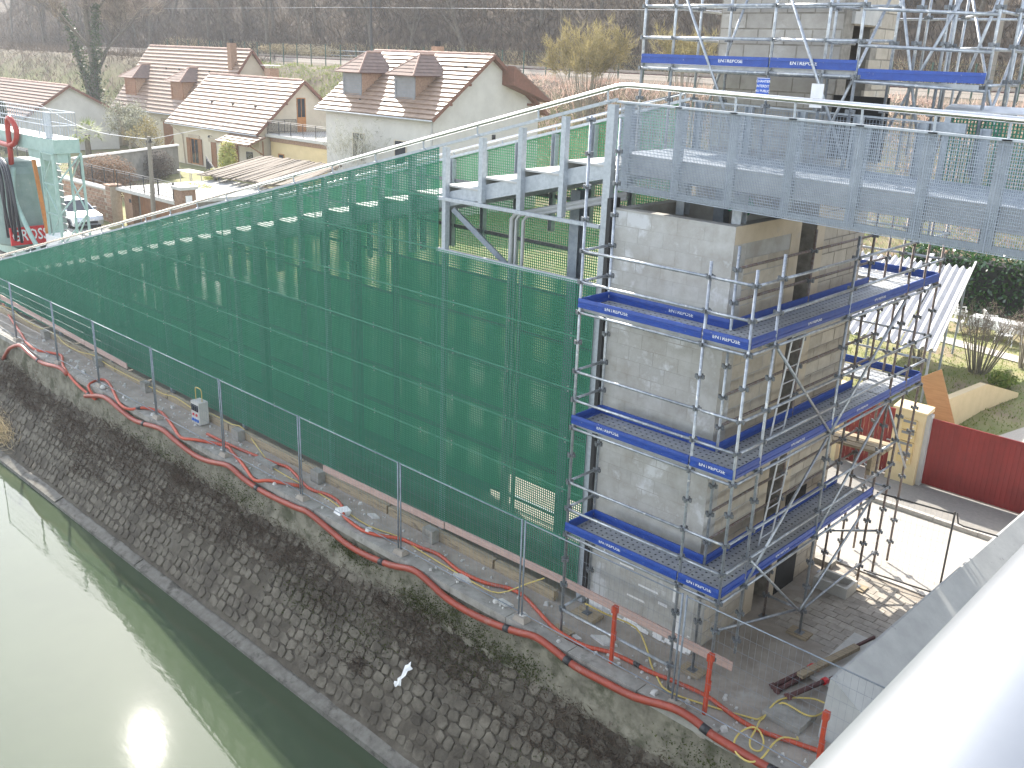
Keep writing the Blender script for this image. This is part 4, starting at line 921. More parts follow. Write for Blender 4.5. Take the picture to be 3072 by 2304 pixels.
for i, (x, y, a, w_) in enumerate(((-1.3,-.75,.4,.3),(-.9,-.95,1.1,.24),(-4.6,-1.1,.2,.26),(-3.4,-1.18,.8,.3),(-7.9,-.7,.5,.2),(-1.7,-1.05,1.9,.18))):
    c_, s2 = math.cos(a)*w_, math.sin(a)*w_
    single(MB().hexa([(x-c_,y-s2*.5,.0),(x+s2*.7,y-c_*.45,.0),(x+c_,y+s2*.4,.0),(x-s2*.5,y+c_*.45,.0),(x-c_*.93,y-s2*.45,.045),(x+s2*.65,y-c_*.4,.05),(x+c_*.93,y+s2*.36,.04),(x-s2*.46,y+c_*.4,.05)]), 'broken_slab', M['concrete_light'], ['broken pale slab on the quay left of the front guard post','smaller broken slab beside the front guard post','broken slab behind the fence foot left of the tower','broken slab at the fence foot nearest the tower','broken slab below the right end of the kerb timbers','small broken slab between two orange conduits at the tower foot'][i], 'slab', 'broken slabs')
# materials heap by the setts: rusty props, timbers, slabs
single(MB().box(1.78,2.38,.95,2.75,.0,.07), 'concrete_slab', M['concrete_light'], 'pale concrete slab on the quay beside the dark red props', 'slab')
single(MB().box(1.75,2.40,-.55,.02,.0,.12), 'concrete_slab', M['concrete'], 'stained concrete slab under the coiled yellow cable', 'slab')
single(MB().hexa([(2.62,-.35,0),(4.35,-.35,0),(4.6,9.6,0),(2.84,9.6,0),(2.66,-.35,1.1),(2.70,-.35,1.1),(2.95,9.6,1.1),(2.91,9.6,1.1)]), 'site_barrier', M['ledge_grey'], 'long smooth grey concrete barrier wall beside the white handrail, lower right', 'wall')
for i, (a, b, l) in enumerate((((1.52,.22,.05),(1.88,2.0,.05),'leftmost dark red steel prop lying on the quay'),((1.62,.16,.05),(1.98,1.92,.06),'second dark red prop touching the leftmost one'),((1.9,.0,.17),(2.3,1.55,.14),'dark red prop lying across the pale slab'))):
    pr = thing('steel_prop', ((a[0]+b[0])/2,(a[1]+b[1])/2,a[2]), l, 'prop', 'dark red props')
    A, B = Vector(a), Vector(b); Mi = A+(B-A)*.55
    build(MB().tube([A,Mi], .042, 8), 'outer_tube', M['timber_dark'], pr, True); build(MB().tube([Mi,B], .03, 8), 'inner_tube', M['timber_dark'], pr, True)
    d = (B-A).normalized(); build(MB().tube([A-d*.012,A], .085, 4), 'end_plate', M['timber_dark'], pr); build(MB().tube([Mi-d*.05,Mi+d*.05], .06, 8), 'collar', M['rig_red'], pr)
single(MB().bar((1.78,.62,.2),(2.12,2.05,.26), .13, .07), 'plank', M['timber'], 'short yellow-brown plank lying on the dark red props', 'plank')
single(MB().bar((2.0,1.85,.2),(2.2,2.6,.24), .04, .05), 'steel_bar', M['timber_dark'], 'thin dark bar beyond the yellow-brown plank', 'bar')
cb = thing('hollow_block', (.78,4.05,0), 'white hollow concrete trough holding a scaffold foot near the street', 'block')
build(MB().box(.42,1.12,3.8,3.86,.0,.24).box(.42,1.12,4.22,4.28,.0,.24).box(.42,.48,3.86,4.22,.0,.24).box(1.06,1.12,3.86,4.22,.0,.24).box(.48,1.06,3.86,4.22,.0,.10), 'trough', M['concrete_light'], cb)
single(MB().box(-.15,.35,4.75,5.0,.0,.12), 'concrete_block', M['concrete'], 'small dark concrete block at the kerb by the lift shaft foot', 'block')
# pallet-like timber hoarding beside the shaft, seen behind the lower scaffold
hd = thing('timber_trestle', (.2,5.4,2.0), 'timber trestle with wide planks behind the lower scaffold lift', 'trestle')
for k in range(3): build(MB().bar((-.9,4.95+.24*k,2.7+.0*k),(.95,4.95+.24*k,2.75), .2, .05), 'plank', M['timber'], hd)
for x in (-.6,.7): build(MB().box(x-.04,x+.04,4.95,5.4,2.2,2.66), 'bearer', M['timber'], hd)

# ------------------------------------------------------------------ across the street: gates, pillar, yard
LP = thing('mailbox_pillar', (-.42,10.2,0), 'cream rendered gate pillar carrying four letter boxes', 'pillar')
build(MB().box(-.78,-.06,10.02,10.38,.10,1.98), 'shaft', M['cream_pillar'], LP)
build(MB().hexa([(-.84,9.97,1.981),(0,9.97,1.981),(0,10.43,1.981),(-.84,10.43,1.981),(-.84,9.97,2.03),(0,9.97,2.03),(0,10.43,2.10),(-.84,10.43,2.10)]), 'cap', M['cream_pillar'], LP)
for k in range(4):
    z = 1.78-.29*k
    bx_ = build(MB().box(-.55,-.20,9.955,10.018,z-.265,z), 'letter_box', M['mailbox'], LP)
    build(MB().box(-.53,-.22,9.948,9.954,z-.085,z-.02), 'flap', M['shutter_grey'], bx_); build(MB().box(-.33,-.26,9.951,9.954,z-.17,z-.14), 'name_card', M['paper'], bx_)
for nm, x0, x1, lab in (('red_gate',.06,4.9,'wide dark red slatted gate right of the letter box pillar'),('red_gate',-2.1,-.84,'narrow dark red gate left of the letter box pillar')):
    gt = thing(nm, ((x0+x1)/2,10.25,.1), lab, 'gate')
    n = int((x1-x0)/.115); me = MB().box(-.0573,.0573,-.012,.014,.16,1.84).box(-.03,.03,-.02,-.0121,.16,1.84).mesh('slat'); me.materials.append(M['gate_red'])
    for k in range(n): piece('slat', me, gt, (x0+(k+.5)*(x1-x0)/n, 10.25, .0+rnd.uniform(-.003,.003)))
    for z in (.35,1.05,1.7): build(MB().box(x0,x1,10.266,10.30,z-.04,z+.04), 'cross_rail', M['gate_red'], gt)
    build(MB().box(x0-.0,x1,10.23,10.262,1.842,1.87), 'top_cap', M['gate_red'], gt)
    if x0 < 0: build(MB().box(-.95,-.86,10.20,10.232,1.02,1.05), 'handle', M['zinc'], gt)
single(MB().box(-.055,.045,10.15,10.35,.1,1.95), 'gate_post', M['plate_grey'], 'slim grey gate post right of the letter box pillar', 'post')
single(MB().box(-2.75,-2.14,10.02,10.38,.1,2.2).box(-3.0,-2.76,10.05,10.35,.1,1.9), 'wall_pier', M['cream_pillar'], 'cream wall pier half hidden behind the lower scaffold', 'pier')
struct(MB().box(-30,20,10.33,10.55,-.2,.16), 'threshold', M['kerbstone'])
dv = MB(); dv.quad((-.9,10.55,.01),(9,10.55,.01),(14,24,.01),(1.2,20.2,.01)); struct(dv, 'driveway', M['gravel'])
rwm = MB(); rwm.prism([(10.6,0),(15.2,0),(19.6,0),(19.6,.12),(17.2,.95),(10.6,1.05)], 0, -.18, 0.0)
rw_ = MB()
for (y, xa, z) in ((10.6,-1.05,1.05),(14.5,-1.0,1.05),(17.6,-.9,.85),(19.9,-.55,.12)):
    rw_.v += [(xa-.22,y,-.1),(xa,y,-.1),(xa,y,z),(xa-.22,y,z)]
for k in range(3):
    b0 = k*4
    for i in range(4): rw_.f.append((b0+i, b0+(i+1)%4, b0+4+(i+1)%4, b0+4+i))
rw_.f += [(3,2,1,0),(12,13,14,15)]
single(rw_, 'ramp_wall', M['cream_pillar'], 'low cream wall tapering down beside the gravel drive', 'wall')
single(MB().hexa([(-.12,12.25,.0),(.42,12.25,.12),(.42,12.28,.12),(-.12,12.28,.0),(-1.01,12.0,2.27),(-.53,12.0,2.61),(-.53,12.03,2.61),(-1.01,12.03,2.27)]), 'plywood_board', M['plywood'], 'tall plywood board leaning behind the letter box pillar', 'board')
# corrugated lean-to
CR = thing('corrugated_canopy', (-5,18.5,0), 'pale corrugated sheet canopy on posts in the yard behind the scaffold', 'canopy')
def zc_(y): return 2.25+(y-14.9)*.105
def xr_(y): return -1.72-(y-14.7)*.237
for s in range(5):
    def edge(u, y): return xr_(y) - u
    u0 = s*1.02; sh = MB(); n = 40
    for (y) in (14.9+ (0 if s < 3 else .35), 23.3 + (0 if s % 2 else .25)):
        for i in range(n+1):
            u = u0 + 1.0*i/n; ph = math.sin(u/.25*2*math.pi)
            sh.v.append((edge(u,y), y, zc_(y)+.06*ph+.012*(s%2)))
    for i in range(n): sh.f.append((i,i+1,n+1+i+1,n+1+i))
    o = build(sh, 'corrugated_sheet', M['fibre_cement'], CR, True)
for y in (15.1,19,23.2):
    for u in (.1,2.6,5.0): build(MB().tube([(xr_(y)-u,y,0),(xr_(y)-u,y,zc_(y)-.06)], .04, 6), 'post', M['galv_dull'], CR)
    build(MB().bar((xr_(y),y,zc_(y)-.09),(xr_(y)-5.05,y,zc_(y)-.09), .06, .08), 'purlin', M['galv_dull'], CR)
build(MB().bar((xr_(14.7)+.03,14.75,zc_(14.75)+.02),(xr_(24.3)+.03,24.3,zc_(24.3)+.05), .07, .06), 'edge_rail', M['deck_white'], CR)
build(MB().bar((xr_(23.4)-1.6,23.4,zc_(23.4)),(xr_(24.6)-1.6,24.6,zc_(24.6)), .16, .05), 'loose_sheet', M['fibre_cement'], CR)
# garden furniture
def chair(loc, rz, lab):
    t = thing('garden_chair', loc, lab, 'chair', 'white plastic garden chairs'); t.rotation_euler = (0,0,rz)
    def bp(mb, nm): return link(nm, mb.mesh(nm), M['white_plastic'], t)
    bp(MB().box(-.25,.25,-.24,.24,.41,.44), 'seat')
    for x in (-.23,.23):
        for y in (-.22,.22): bp(MB().bar((x*1.1,y*1.15,0),(x,y,.41), .04, .04), 'leg')
        bp(MB().bar((x*1.08,-.24,.64),(x*1.08,.22,.66), .05, .03), 'arm'); bp(MB().bar((x*1.08,-.22,.42),(x*1.08,-.23,.63), .04, .03), 'arm_support')
    for k in range(6): x = -.19+.076*k; bp(MB().bar((x,.22,.44),(x*1.05,.36,.88), .028, .015), 'back_slat')
    bp(MB().tube(smooth_path([(-.24,.22,.44),(-.26,.33,.78),(-.16,.38,.9),(.16,.38,.9),(.26,.33,.78),(.24,.22,.44)]), .022, 6), 'back_frame')
chair((-2.95,26.0,.0), .5, 'white plastic garden chair nearest the path with its back to us')
chair((-3.9,27.6,.0), 2.2, 'white plastic garden chair behind the draped table')
chair((-5.6,28.4,.0), 2.6, 'white plastic garden chair at the left by the hedge')
tb = thing('garden_table', (-3.7,26.9,0), 'long garden table draped with a white cloth by the hedge', 'table')
build(MB().box(-4.5,-2.4,26.55,27.25,.70,.74), 'top', M['white_plastic'], tb); build(MB().hexa([(-4.54,26.48,.38),(-2.36,26.48,.42),(-2.36,27.3,.4),(-4.54,27.3,.4),(-4.5,26.54,.698),(-2.4,26.54,.698),(-2.4,27.26,.698),(-4.5,27.26,.698)]), 'cloth', M['white_plastic'], tb)
for x in (-4.4,-2.5):
    for y in (26.65,27.15): build(MB().box(x-.03,x+.03,y-.03,y+.03,0,.40), 'leg', M['white_plastic'], tb)
tb2 = thing('garden_bench', (-5.3,26.6,0), 'white garden bench left of the draped table', 'bench')
build(MB().box(-6.1,-4.7,26.4,26.85,.42,.46), 'seat', M['white_plastic'], tb2)
for x in (-6.0,-4.8):
    for y in (26.45,26.8): build(MB().box(x-.03,x+.03,y-.03,y+.03,0,.42), 'leg', M['white_plastic'], tb2)
for z in (.62,.78): build(MB().box(-6.1,-4.7,26.86,26.9,z,z+.08), 'back_rail', M['white_plastic'], tb2)
for x in (-6.0,-4.8): build(MB().box(x-.03,x+.03,26.861,26.9,.42,.62), 'back_post', M['white_plastic'], tb2)
pth = MB(); pth.quad((-6.6,24.9,.006),(2,23.3,.006),(2,24.1,.006),(-6.6,25.8,.006)); struct(pth, 'garden_path', M['gravel'])
# laurel hedge: dense shell of glossy leaves on a dark core
def hedge_pts(r, n, box, bulge=.25):
    x0,x1,y0,y1,z0,z1 = box; P = np.empty((n,3)); k = r.integers(0,3,n)
    P[:,0] = r.uniform(x0,x1,n); P[:,1] = np.where(k==0, y0+r.normal(0,.10,n), np.where(k==1, r.uniform(y0,y1,n), y0+r.uniform(0,.4,n))); P[:,2] = np.where(k==1, z1+r.normal(0,.12,n), r.uniform(z0,z1,n))
    P[:,2] += .18*np.sin(P[:,0]*2.3)*(P[:,2]-z0)/(z1-z0); P[:,1] += .2*np.sin(P[:,0]*1.7+P[:,2]*2); return P
HG = thing('laurel_hedge', (-2,31.5,0), 'glossy dark green laurel hedge behind the garden chairs', 'hedge')
V, F = leaves(hedge_pts(np.random.default_rng(3), 9000, (-9.2,5,30.4,32.2,.1,2.4)), 3, .06, .13); link('foliage', rawmesh('foliage', V-np.array(HG.location), F), M['laurel'], HG)
build(MB().box(-9,5,30.7,31.9,0,2.1), 'shade_core', M['dark'], HG)  # near-black box stands for the shade deep between the leaves
# garden house glimpsed behind the hedge
gh = thing('garden_house', (2,38,0), 'cream house front glimpsed above the laurel hedge', 'house')
build(MB().box(-3.5,9,36,42,0,3.2), 'wall', M['wall_cream'], gh); build(MB().box(-3.9,9.4,35.6,42.4,3.2,3.4), 'roof', M['roof_tile'], gh)
build(MB().box(-1.8,-.4,35.93,35.99,0,2.2), 'door', M['wood_brown'], gh); build(MB().box(1.2,2.8,35.93,35.99,.9,2.2), 'window', M['glass'], gh)

# ------------------------------------------------------------------ houses
def roof_slope(roof, x0, x1, ya, za, yb, zb, n, m, name='tile_course', t=.10):
    """overlapping tile courses from eave (ya,za) up to ridge (yb,zb)"""
    d = Vector((0, yb-ya, zb-za)); L_ = d.length; d.normalize(); nn = Vector((0,-d.z,d.y)) if yb > ya else Vector((0,d.z,-d.y)); st = L_/n
    me = None
    for i in range(n):
        a = Vector((0,ya,za)) + d*(i*st - .03); b = Vector((0,ya,za)) + d*((i+1)*st + .0)
        j = rnd.uniform(-.006,.006)
        mb = MB()
        lo = nn*(t+.028+j); hi = nn*(.030+j)
        mb.hexa([(x0,*(a)[1:]),(x1,*(a)[1:]),(x1,*(b)[1:]),(x0,*(b)[1:]),(x0,*(a+lo)[1:]),(x1,*(a+lo)[1:]),(x1,*(b+hi)[1:]),(x0,*(b+hi)[1:])])
        build(mb, name, m, roof)
def ridge_tiles(roof, x0, x1, y, z, step=.38):
    mb0 = MB().prism([(-.13,-.07),(-.09,.03),(0,.075),(.09,.03),(.13,-.07)], 0, 0, step*1.06)
    me = mb0.mesh('ridge_tile'); me.materials.append(M['ridge_tile']); n = int((x1-x0)/step)
    for k in range(n): piece('ridge_tile', me, roof, (x0+k*step, y, z+.06+(.012 if k % 2 else 0)))
def gable_house(name, label, x0, x1, ya, za, yr, zr, yb, zb, wall_m, tile_m, n, over=.45, g_over=.35, x_left_wall=None, verge='bargeboard'):
    h = thing(name, ((x0+x1)/2,yr,0), label, 'house')
    f = (zr-za)/(yr-ya); wy0 = ya+over; wy1 = yb-over; w0 = x0+g_over; w1 = x1-g_over
    zA = za+f*over-.06; f2 = (zr-zb)/(yb-yr); zB = zb+f2*over-.06
    wl = MB().prism([(wy0,0),(wy1,0),(wy1,zB),(yr,zr-.1),(wy0,zA)], 0, w0, w1); build(wl, 'wall', wall_m, h)
    rf = MB(); 
    rf.hexa([(x0,ya,za-.08),(x1,ya,za-.08),(x1,yr,zr-.08),(x0,yr,zr-.08),(x0,ya,za),(x1,ya,za),(x1,yr,zr),(x0,yr,zr)])
    rf.hexa([(x0,yr,zr-.08),(x1,yr,zr-.08),(x1,yb,zb-.08),(x0,yb,zb-.08),(x0,yr,zr-.002),(x1,yr,zr-.002),(x1,yb,zb),(x0,yb,zb)])
    r = build(rf, 'roof', M['bargeboard'], h)
    roof_slope(r, x0, x1, ya, za, yr, zr, n, tile_m); roof_slope(r, x0, x1, yb, zb, yr, zr, n, tile_m)
    ridge_tiles(r, x0, x1, yr, zr)
    for sx in (x1,):
        vb = MB().bar((sx+.012,ya,za-.05),(sx+.012,yr,zr-.05), .022, .2, (0,0,1)).bar((sx+.012,yr,zr-.05),(sx+.012,yb,zb-.05), .022, .2, (0,0,1)); build(vb, 'verge_board', M[verge], r)
    gt = MB().tube([(x0,ya-.06,za-.06),(x1,ya-.06,za-.06)], .06, 8); build(gt, 'gutter', M['zinc'], h, True)
    return h, r
def window(h, axis, plane_, u0, u1, z0, z1, fm='wood_brown', gm='glass', sign=-1, bars=0, sill=True):
    t = .05
    def bx(u_0,u_1,z_0,z_1,d0,d1):
        a, b = sorted((plane_+sign*d0, plane_+sign*d1))
        return (u_0,u_1,a,b,z_0,z_1) if axis == 1 else (a,b,u_0,u_1,z_0,z_1)
    o = build(MB().box(*bx(u0,u1,z0,z1,.004,.02)), 'window', M[gm], h)
    fr = MB()
    for q in ((u0,u0+.07,z0,z1),(u1-.07,u1,z0,z1),(u0+.07,u1-.07,z0,z0+.07),(u0+.07,u1-.07,z1-.07,z1)): fr.box(*bx(*q,.0,.045))
    for k in range(bars): um = u0+(u1-u0)*(k+1)/(bars+1); fr.box(*bx(um-.02,um+.02,z0+.07,z1-.07,.021,.04))
    build(fr, 'frame', M[fm], o)
    if sill: build(MB().box(*bx(u0-.08,u1+.08,z0-.07,z0-.002,.0,.10)), 'sill', M['concrete_light'], o)
    return o
def dormer(h, xc, w, yf, z0, z1, hip, zr, ylen, tile_m, shutter):
    cheeks = build(MB().box(xc-w/2,xc+w/2,yf+.05,yf+ylen,z0-.3,z1), 'dormer', M['brick'], h)
    build(MB().box(xc-w/2,xc-w/2+.2,yf-.01,yf+.05,z0,z1).box(xc+w/2-.2,xc+w/2,yf-.01,yf+.05,z0,z1).box(xc-w/2+.2,xc+w/2-.2,yf-.01,yf+.05,z1-.25,z1), 'frame', M['wood_brown' if shutter != 'shutter_grey' else 'shutter_grey'], cheeks)
    sh = MB(); n = 9
    for k in range(n): z = z0+(z1-.25-z0)*k/n; sh.box(xc-w/2+.2,xc+w/2-.2,yf+.015,yf+.045,z+.006,z+(z1-.25-z0)/n)
    build(sh, 'roller_shutter', M[shutter], cheeks)
    build(MB().box(xc-w/2-.08,xc+w/2+.08,yf-.14,yf+.04,z0-.1,z0-.002), 'sill', M['zinc'], cheeks)
    ov = .32; hw = w/2+ov; n = 6; y0 = yf-.42; yb_ = yf+ylen+.6
    rt = build(MB().box(xc-hw+.05,xc+hw-.05,y0+.05,yb_,z1+.001,z1+.04), 'dormer_roof', M['bargeboard'], h)
    for i in range(n):
        ta, tb = i/n, (i+1)/n; za = z1+.05+(zr-z1-.05)*ta; zb = z1+.05+(zr-z1-.05)*tb
        e = .07
        A = (hw*(1-ta)+e, y0+hip*ta-e); B = (hw*(1-tb)+e*.2, y0+hip*tb-e*.2)
        mb = MB().hexa([(xc-A[0],A[1],za),(xc+A[0],A[1],za),(xc+A[0],yb_,za),(xc-A[0],yb_,za),(xc-B[0],B[1],zb),(xc+B[0],B[1],zb),(xc+B[0],yb_,zb),(xc-B[0],yb_,zb)])
        build(mb, 'tile_course', tile_m, rt)
    ht = MB(); 
    for s in (-1,1): ht.tube([(xc+s*hw,y0,z1+.06),(xc,y0+hip,zr+.02)], .06, 6)
    ht.tube([(xc,y0+hip,zr+.04),(xc,yb_,zr+.04)], .075, 6); build(ht, 'hip_tiles', M['ridge_tile'], rt)
def chimney(h, x, y, z0, z1, w=.55, cap='zinc'):
    c_ = build(MB().box(x-w/2,x+w/2,y-w/2,y+w/2,z0,z1), 'chimney', M['brick'], h)
    if cap == 'zinc': build(MB().box(x-w*.8,x+w*.8,y-w*.75,y+w*.75,z1+.22,z1+.25).box(x-w*.4,x-w*.36,y-.02,y+.02,z1,z1+.22).box(x+w*.36,x+w*.4,y-.02,y+.02,z1,z1+.22), 'chimney_cap', M['zinc'], c_)
    else: build(MB().box(x-.2,x-.05,y-.08,y+.08,z1+.001,z1+.35).box(x+.05,x+.2,y-.08,y+.08,z1+.001,z1+.35), 'chimney_pot', M['dark'], c_)
# right-hand house with two shuttered dormers
hD, rD = gable_house('dormer_house', 'white house with two grey shuttered dormers nearest behind the stairs', -48.6, -36.75, 27.0, 6.05, 32.2, 9.85, 37.5, 6.2, M['wall_white'], M['roof_tile'], 15, .5, .5)
dormer(hD, -46.2, 2.0, 28.3, 6.75, 8.45, 1.7, 9.75, 1.9, M['roof_tile_brown_and_shade'], 'shutter_grey'); dormer(hD, -40.85, 2.0, 28.3, 6.75, 8.45, 1.7, 9.72, 1.9, M['roof_tile_brown_and_shade'], 'shutter_grey')  # darker tile puts the shade of these dormer roofs into their colour
window(hD, 1, 27.5, -45.2, -43.9, 2.9, 4.75, 'wall_cream', 'glass'); window(hD, 1, 27.5, -40.9, -39.7, 2.9, 4.6, 'wall_cream', 'glass')
window(hD, 0, -37.25, 32.6, 32.9, 4.7, 5.0, 'iron', 'dark', 1, sill=False)
for y in (28.6,30.2,34.2,35.9): build(MB().box(-37.24,-36.8,y-.07,y+.07,6.05+.72*(5.2-abs(y-32.2))-.35,6.05+.72*(5.2-abs(y-32.2))-.2), 'rafter_end', M['bargeboard'], hD)
build(MB().tube([(-37.3,27.42,6.0),(-37.3,27.42,0)], .05, 8), 'downpipe', M['deck_white'], hD); chimney(hD, -43.6, 33.6, 8.6, 10.3, .6, 'pot')
bd = MB().hexa([(-39.4,33.4,8.1),(-36.2,33.4,8.1),(-36.2,37.0,7.0),(-39.4,37.0,7.0),(-39.4,33.4,9.25),(-36.2,33.4,9.25),(-36.2,37.0,7.15),(-39.4,37.0,7.15)]); rb_ = build(bd, 'rear_dormer_roof', M['bargeboard'], hD)
roof_slope(rb_, -39.4, -36.2, 37.0, 7.15, 33.4, 9.25, 6, M['roof_tile_brown_and_shade'])
for x in (-47.6,-44.9,-42.4,-38.2): build(MB().hexa([(x-.1,31.0,9.02),(x+.1,31.0,9.02),(x+.1,31.25,9.2),(x-.1,31.25,9.2),(x-.1,31.0,9.16),(x+.1,31.0,9.16),(x+.1,31.02,9.18),(x-.1,31.02,9.18)]) if x in (-38.2,) else MB().box(x-.07,x+.07,27.9,28.05,6.75,6.86), 'vent_tile', M['dark'], hD)
# middle house with balcony door
hC, rC = gable_house('balcony_house', 'cream house with a balcony and brown shutters left of the dormer house', -74.0, -59.6, 29.25, 3.35, 33.9, 7.4, 38.6, 3.4, M['wall_cream'], M['roof_tile'], 14, .45, .4)
for xc, op in ((-70.0,1),(-64.3,2)):
    w_ = window(hC, 1, 29.7, xc-.62, xc+.62, .12, 2.28, 'wood_orange', 'glass', bars=1 if op == 1 else 3, sill=False)
    for s in (-1,1): build(MB().box(xc+s*.95-.3,xc+s*.95+.3,29.60,29.66,.12,2.28), 'shutter', M['wood_brown'], w_)
    build(MB().box(xc-.9,xc+.9,29.62,29.70,2.29,2.55), 'lintel', M['brick_mortar'], w_)
d_ = window(hC, 1, 29.7, -67.3, -66.5, .12, 2.2, 'wood_brown', 'wood_brown', sill=False); build(MB().box(-67.6,-66.2,29.62,29.70,2.21,2.5), 'lintel', M['brick_mortar'], d_)
build(MB().tube([(-66.9,29.6,2.7),(-66.9,29.3,2.75)], .03, 6).lathe([(.1,0),(.05,.18)], (-66.9,29.3,2.6), 8), 'wall_lamp', M['iron'], hC)
window(hC, 1, 29.7, -61.9, -61.0, .95, 1.9, 'iron', 'glass')
window(hC, 0, -60.0, 33.3, 34.15, 3.45, 6.1, 'wood_orange', 'glass', 1, bars=1, sill=False)
build(MB().box(-59.985,-59.94,33.37,34.08,3.46,4.6), 'door_panel', M['wood_orange'], hC)
build(MB().tube([(-72.9,29.15,3.2),(-71.9,29.6,2.5),(-71.7,29.62,0)], .05, 8), 'downpipe', M['brick_mortar'], hC)
for y in (30.6,32.2,35.6): build(MB().box(-59.98,-59.62,y-.06,y+.06,3.35+.87*(4.65-abs(y-33.9))-.35,3.35+.87*(4.65-abs(y-33.9))-.22), 'rafter_end', M['bargeboard'], hC)
for x in (-69.5,-66.2,-62.8): build(MB().box(x-.07,x+.07,31.2,31.4,5.22,5.35), 'vent_tile', M['dark'], hC)
# porch, terrace wing and balcony
pr = build(MB().hexa([(-63.6,28.0,2.55),(-58.9,28.0,2.55),(-58.9,29.6,3.15),(-63.6,29.6,3.15),(-63.6,28.0,2.62),(-58.9,28.0,2.62),(-58.9,29.6,3.22),(-63.6,29.6,3.22)]), 'porch_roof', M['bargeboard'], hC)
roof_slope(pr, -63.6, -58.9, 28.0, 2.63, 29.6, 3.23, 4, M['roof_tile'])
for x in (-63.2,-59.3): build(MB().bar((x,28.4,2.6),(x,29.62,1.8), .08, .08).bar((x,29.58,1.7),(x,29.58,2.9), .08, .08), 'porch_bracket', M['wood_brown'], hC)
build(MB().box(-59.59,-50.6,30.5,38,0,3.2), 'terrace_wing', M['wall_yellow'], hC); build(MB().box(-59.9,-50.4,30.2,38.2,3.2,3.42), 'terrace_slab', M['concrete_light'], hC)
build(MB().box(-59.58,-50.6,30.42,30.49,2.85,3.19), 'brick_band', M['brick'], hC); window(hC, 1, 30.5, -58.6,-57.8,0,2.0,'wood_orange','glass',sill=False)
def balustrade(root, a, b, z, h, pitch=.14, curl=True):
    a = Vector((*a,z)); b = Vector((*b,z)); d = b-a; n = max(2,int(d.length/pitch)); g = MB()
    for t in range(int(d.length/1.6)+2):
        p = a+d*min(1,t*1.6/d.length); build(MB().tube([p,p+Vector((0,0,h))], .028, 6), 'baluster_post', M['iron'], root)
    for zz in (.12,h-.02,h-.13): build(MB().tube([a+Vector((0,0,zz)),b+Vector((0,0,zz))], .02, 6), 'rail', M['iron'], root)
    for k in range(1,n):
        p = a+d*(k/n); q_ = Vector((d.y,-d.x,0)).normalized()
        g.bar(p+Vector((0,0,.12)), p+Vector((0,0,h-.13)), .016, .016)
        if curl and k % 2: 
            e = d.normalized()*pitch*.45
            for zz in (.3,.6): g.bar(p+Vector((0,0,zz))-e, p+Vector((0,0,zz+.12))+e, .014, .014)
    tag(build(g, 'scrollwork', M['iron'], root), kind='stuff')
bc = thing('balcony_railing', (-55,30.3,3.42), 'black wrought iron balcony railing on the cream house', 'railing')
balustrade(bc, (-59.7,30.3), (-50.5,30.3), 3.42, 1.05); balustrade(bc, (-59.7,30.3), (-59.7,33.0), 3.42, 1.05)
chimney(hC, -54.5, 36.0, 3.4, 6.9, .75, 'zinc'); 
# rear house with two brown dormers
hB, rB = gable_house('rear_house', 'tall house with two brown timber dormers behind the cream house', -90.2, -71.3, 32.0, 3.7, 36.6, 9.55, 41.2, 3.7, M['wall_cream'], M['roof_tile'], 18, .45, .4)
dormer(hB, -87.6, 2.2, 32.9, 4.5, 6.55, 1.8, 7.8, 2.2, M['roof_tile_brown_and_shade'], 'wood_brown'); dormer(hB, -78.4, 2.2, 32.9, 4.5, 6.55, 1.8, 7.8, 2.2, M['roof_tile_brown_and_shade'], 'wood_brown')
chimney(hB, -72.7, 35.4, 7.6, 10.1, .6, 'pot'); chimney(hB, -69.0, 37.0, 3, 8.1, .9, 'zinc')
build(MB().box(-80.6,-73.2,32.40,32.449,0,2.9), 'barn_door', M['wood_brown'], hB); build(MB().box(-80.9,-73.0,32.36,32.449,2.9,3.2), 'lintel', M['timber'], hB)
for k in range(2): build(MB().bar((-80.4+3.7*k,32.38,.2),(-77.0+3.7*k,32.38,2.8), .03, .12), 'door_brace', M['timber'], hB)
for x in (-84,-81.5,-76): build(MB().box(x-.08,x+.08,34.9,35.1,7.5,7.65), 'vent_tile', M['dark'], hB)
# low house at far left
hA, rA = gable_house('low_house', 'low white gabled house at the far left behind the drilling rig', -112, -85.6, 21.8, 3.1, 26.1, 5.85, 30.9, 3.3, M['wall_white'], M['roof_tile_brown_and_shade'], 11, .4, .4)
build(MB().box(-91,-88.5,30.2,32.0,0,3.0), 'side_porch', M['wall_cream'], hA)

# ------------------------------------------------------------------ front gardens, walls and gate along the street
def brick_wall(name, label, x0, x1, y, h, t=.35, cap=True, budget=120, bh=.075, bl=.23, face=-1, cat='wall'):
    w_ = thing(name, ((x0+x1)/2,y,0), label, cat)
    build(MB().box(x0,x1,y,y+t,0,h), 'core', M['brick_mortar'], w_)
    if cap: build(MB().box(x0-.08,x1+.08,y-.10,y+t+.1,h,h+.09), 'coping', M['concrete_light'], w_)
    return w_
gw = brick_wall('garden_wall', 'rough brick garden wall with pale coping behind the parked car', -66, -47.15, 11.5, 1.85)
me = MB().box(-.24,.24,-.02,.02,-.085,.085).mesh('brick'); me.materials.append(M['brick'])
for r in range(8):
    for k in range(16): piece('brick', me, gw, (-47.6-.54*k-(.27 if r % 2 else 0), 11.492, .15+.215*r))
gp = thing('gate_pier', (-46.8,11.6,0), 'brick pier at the corner of the garden wall beside the garage', 'pier')
build(MB().box(-47.12,-46.5,11.4,12.0,0,2.1), 'core', M['brick_mortar'], gp); build(MB().box(-47.2,-46.42,11.32,12.08,2.1,2.2), 'cap', M['brick'], gp)
me2 = MB().box(-.26,.26,-.012,.012,-.09,.09).mesh('brick'); me2.materials.append(M['brick'])
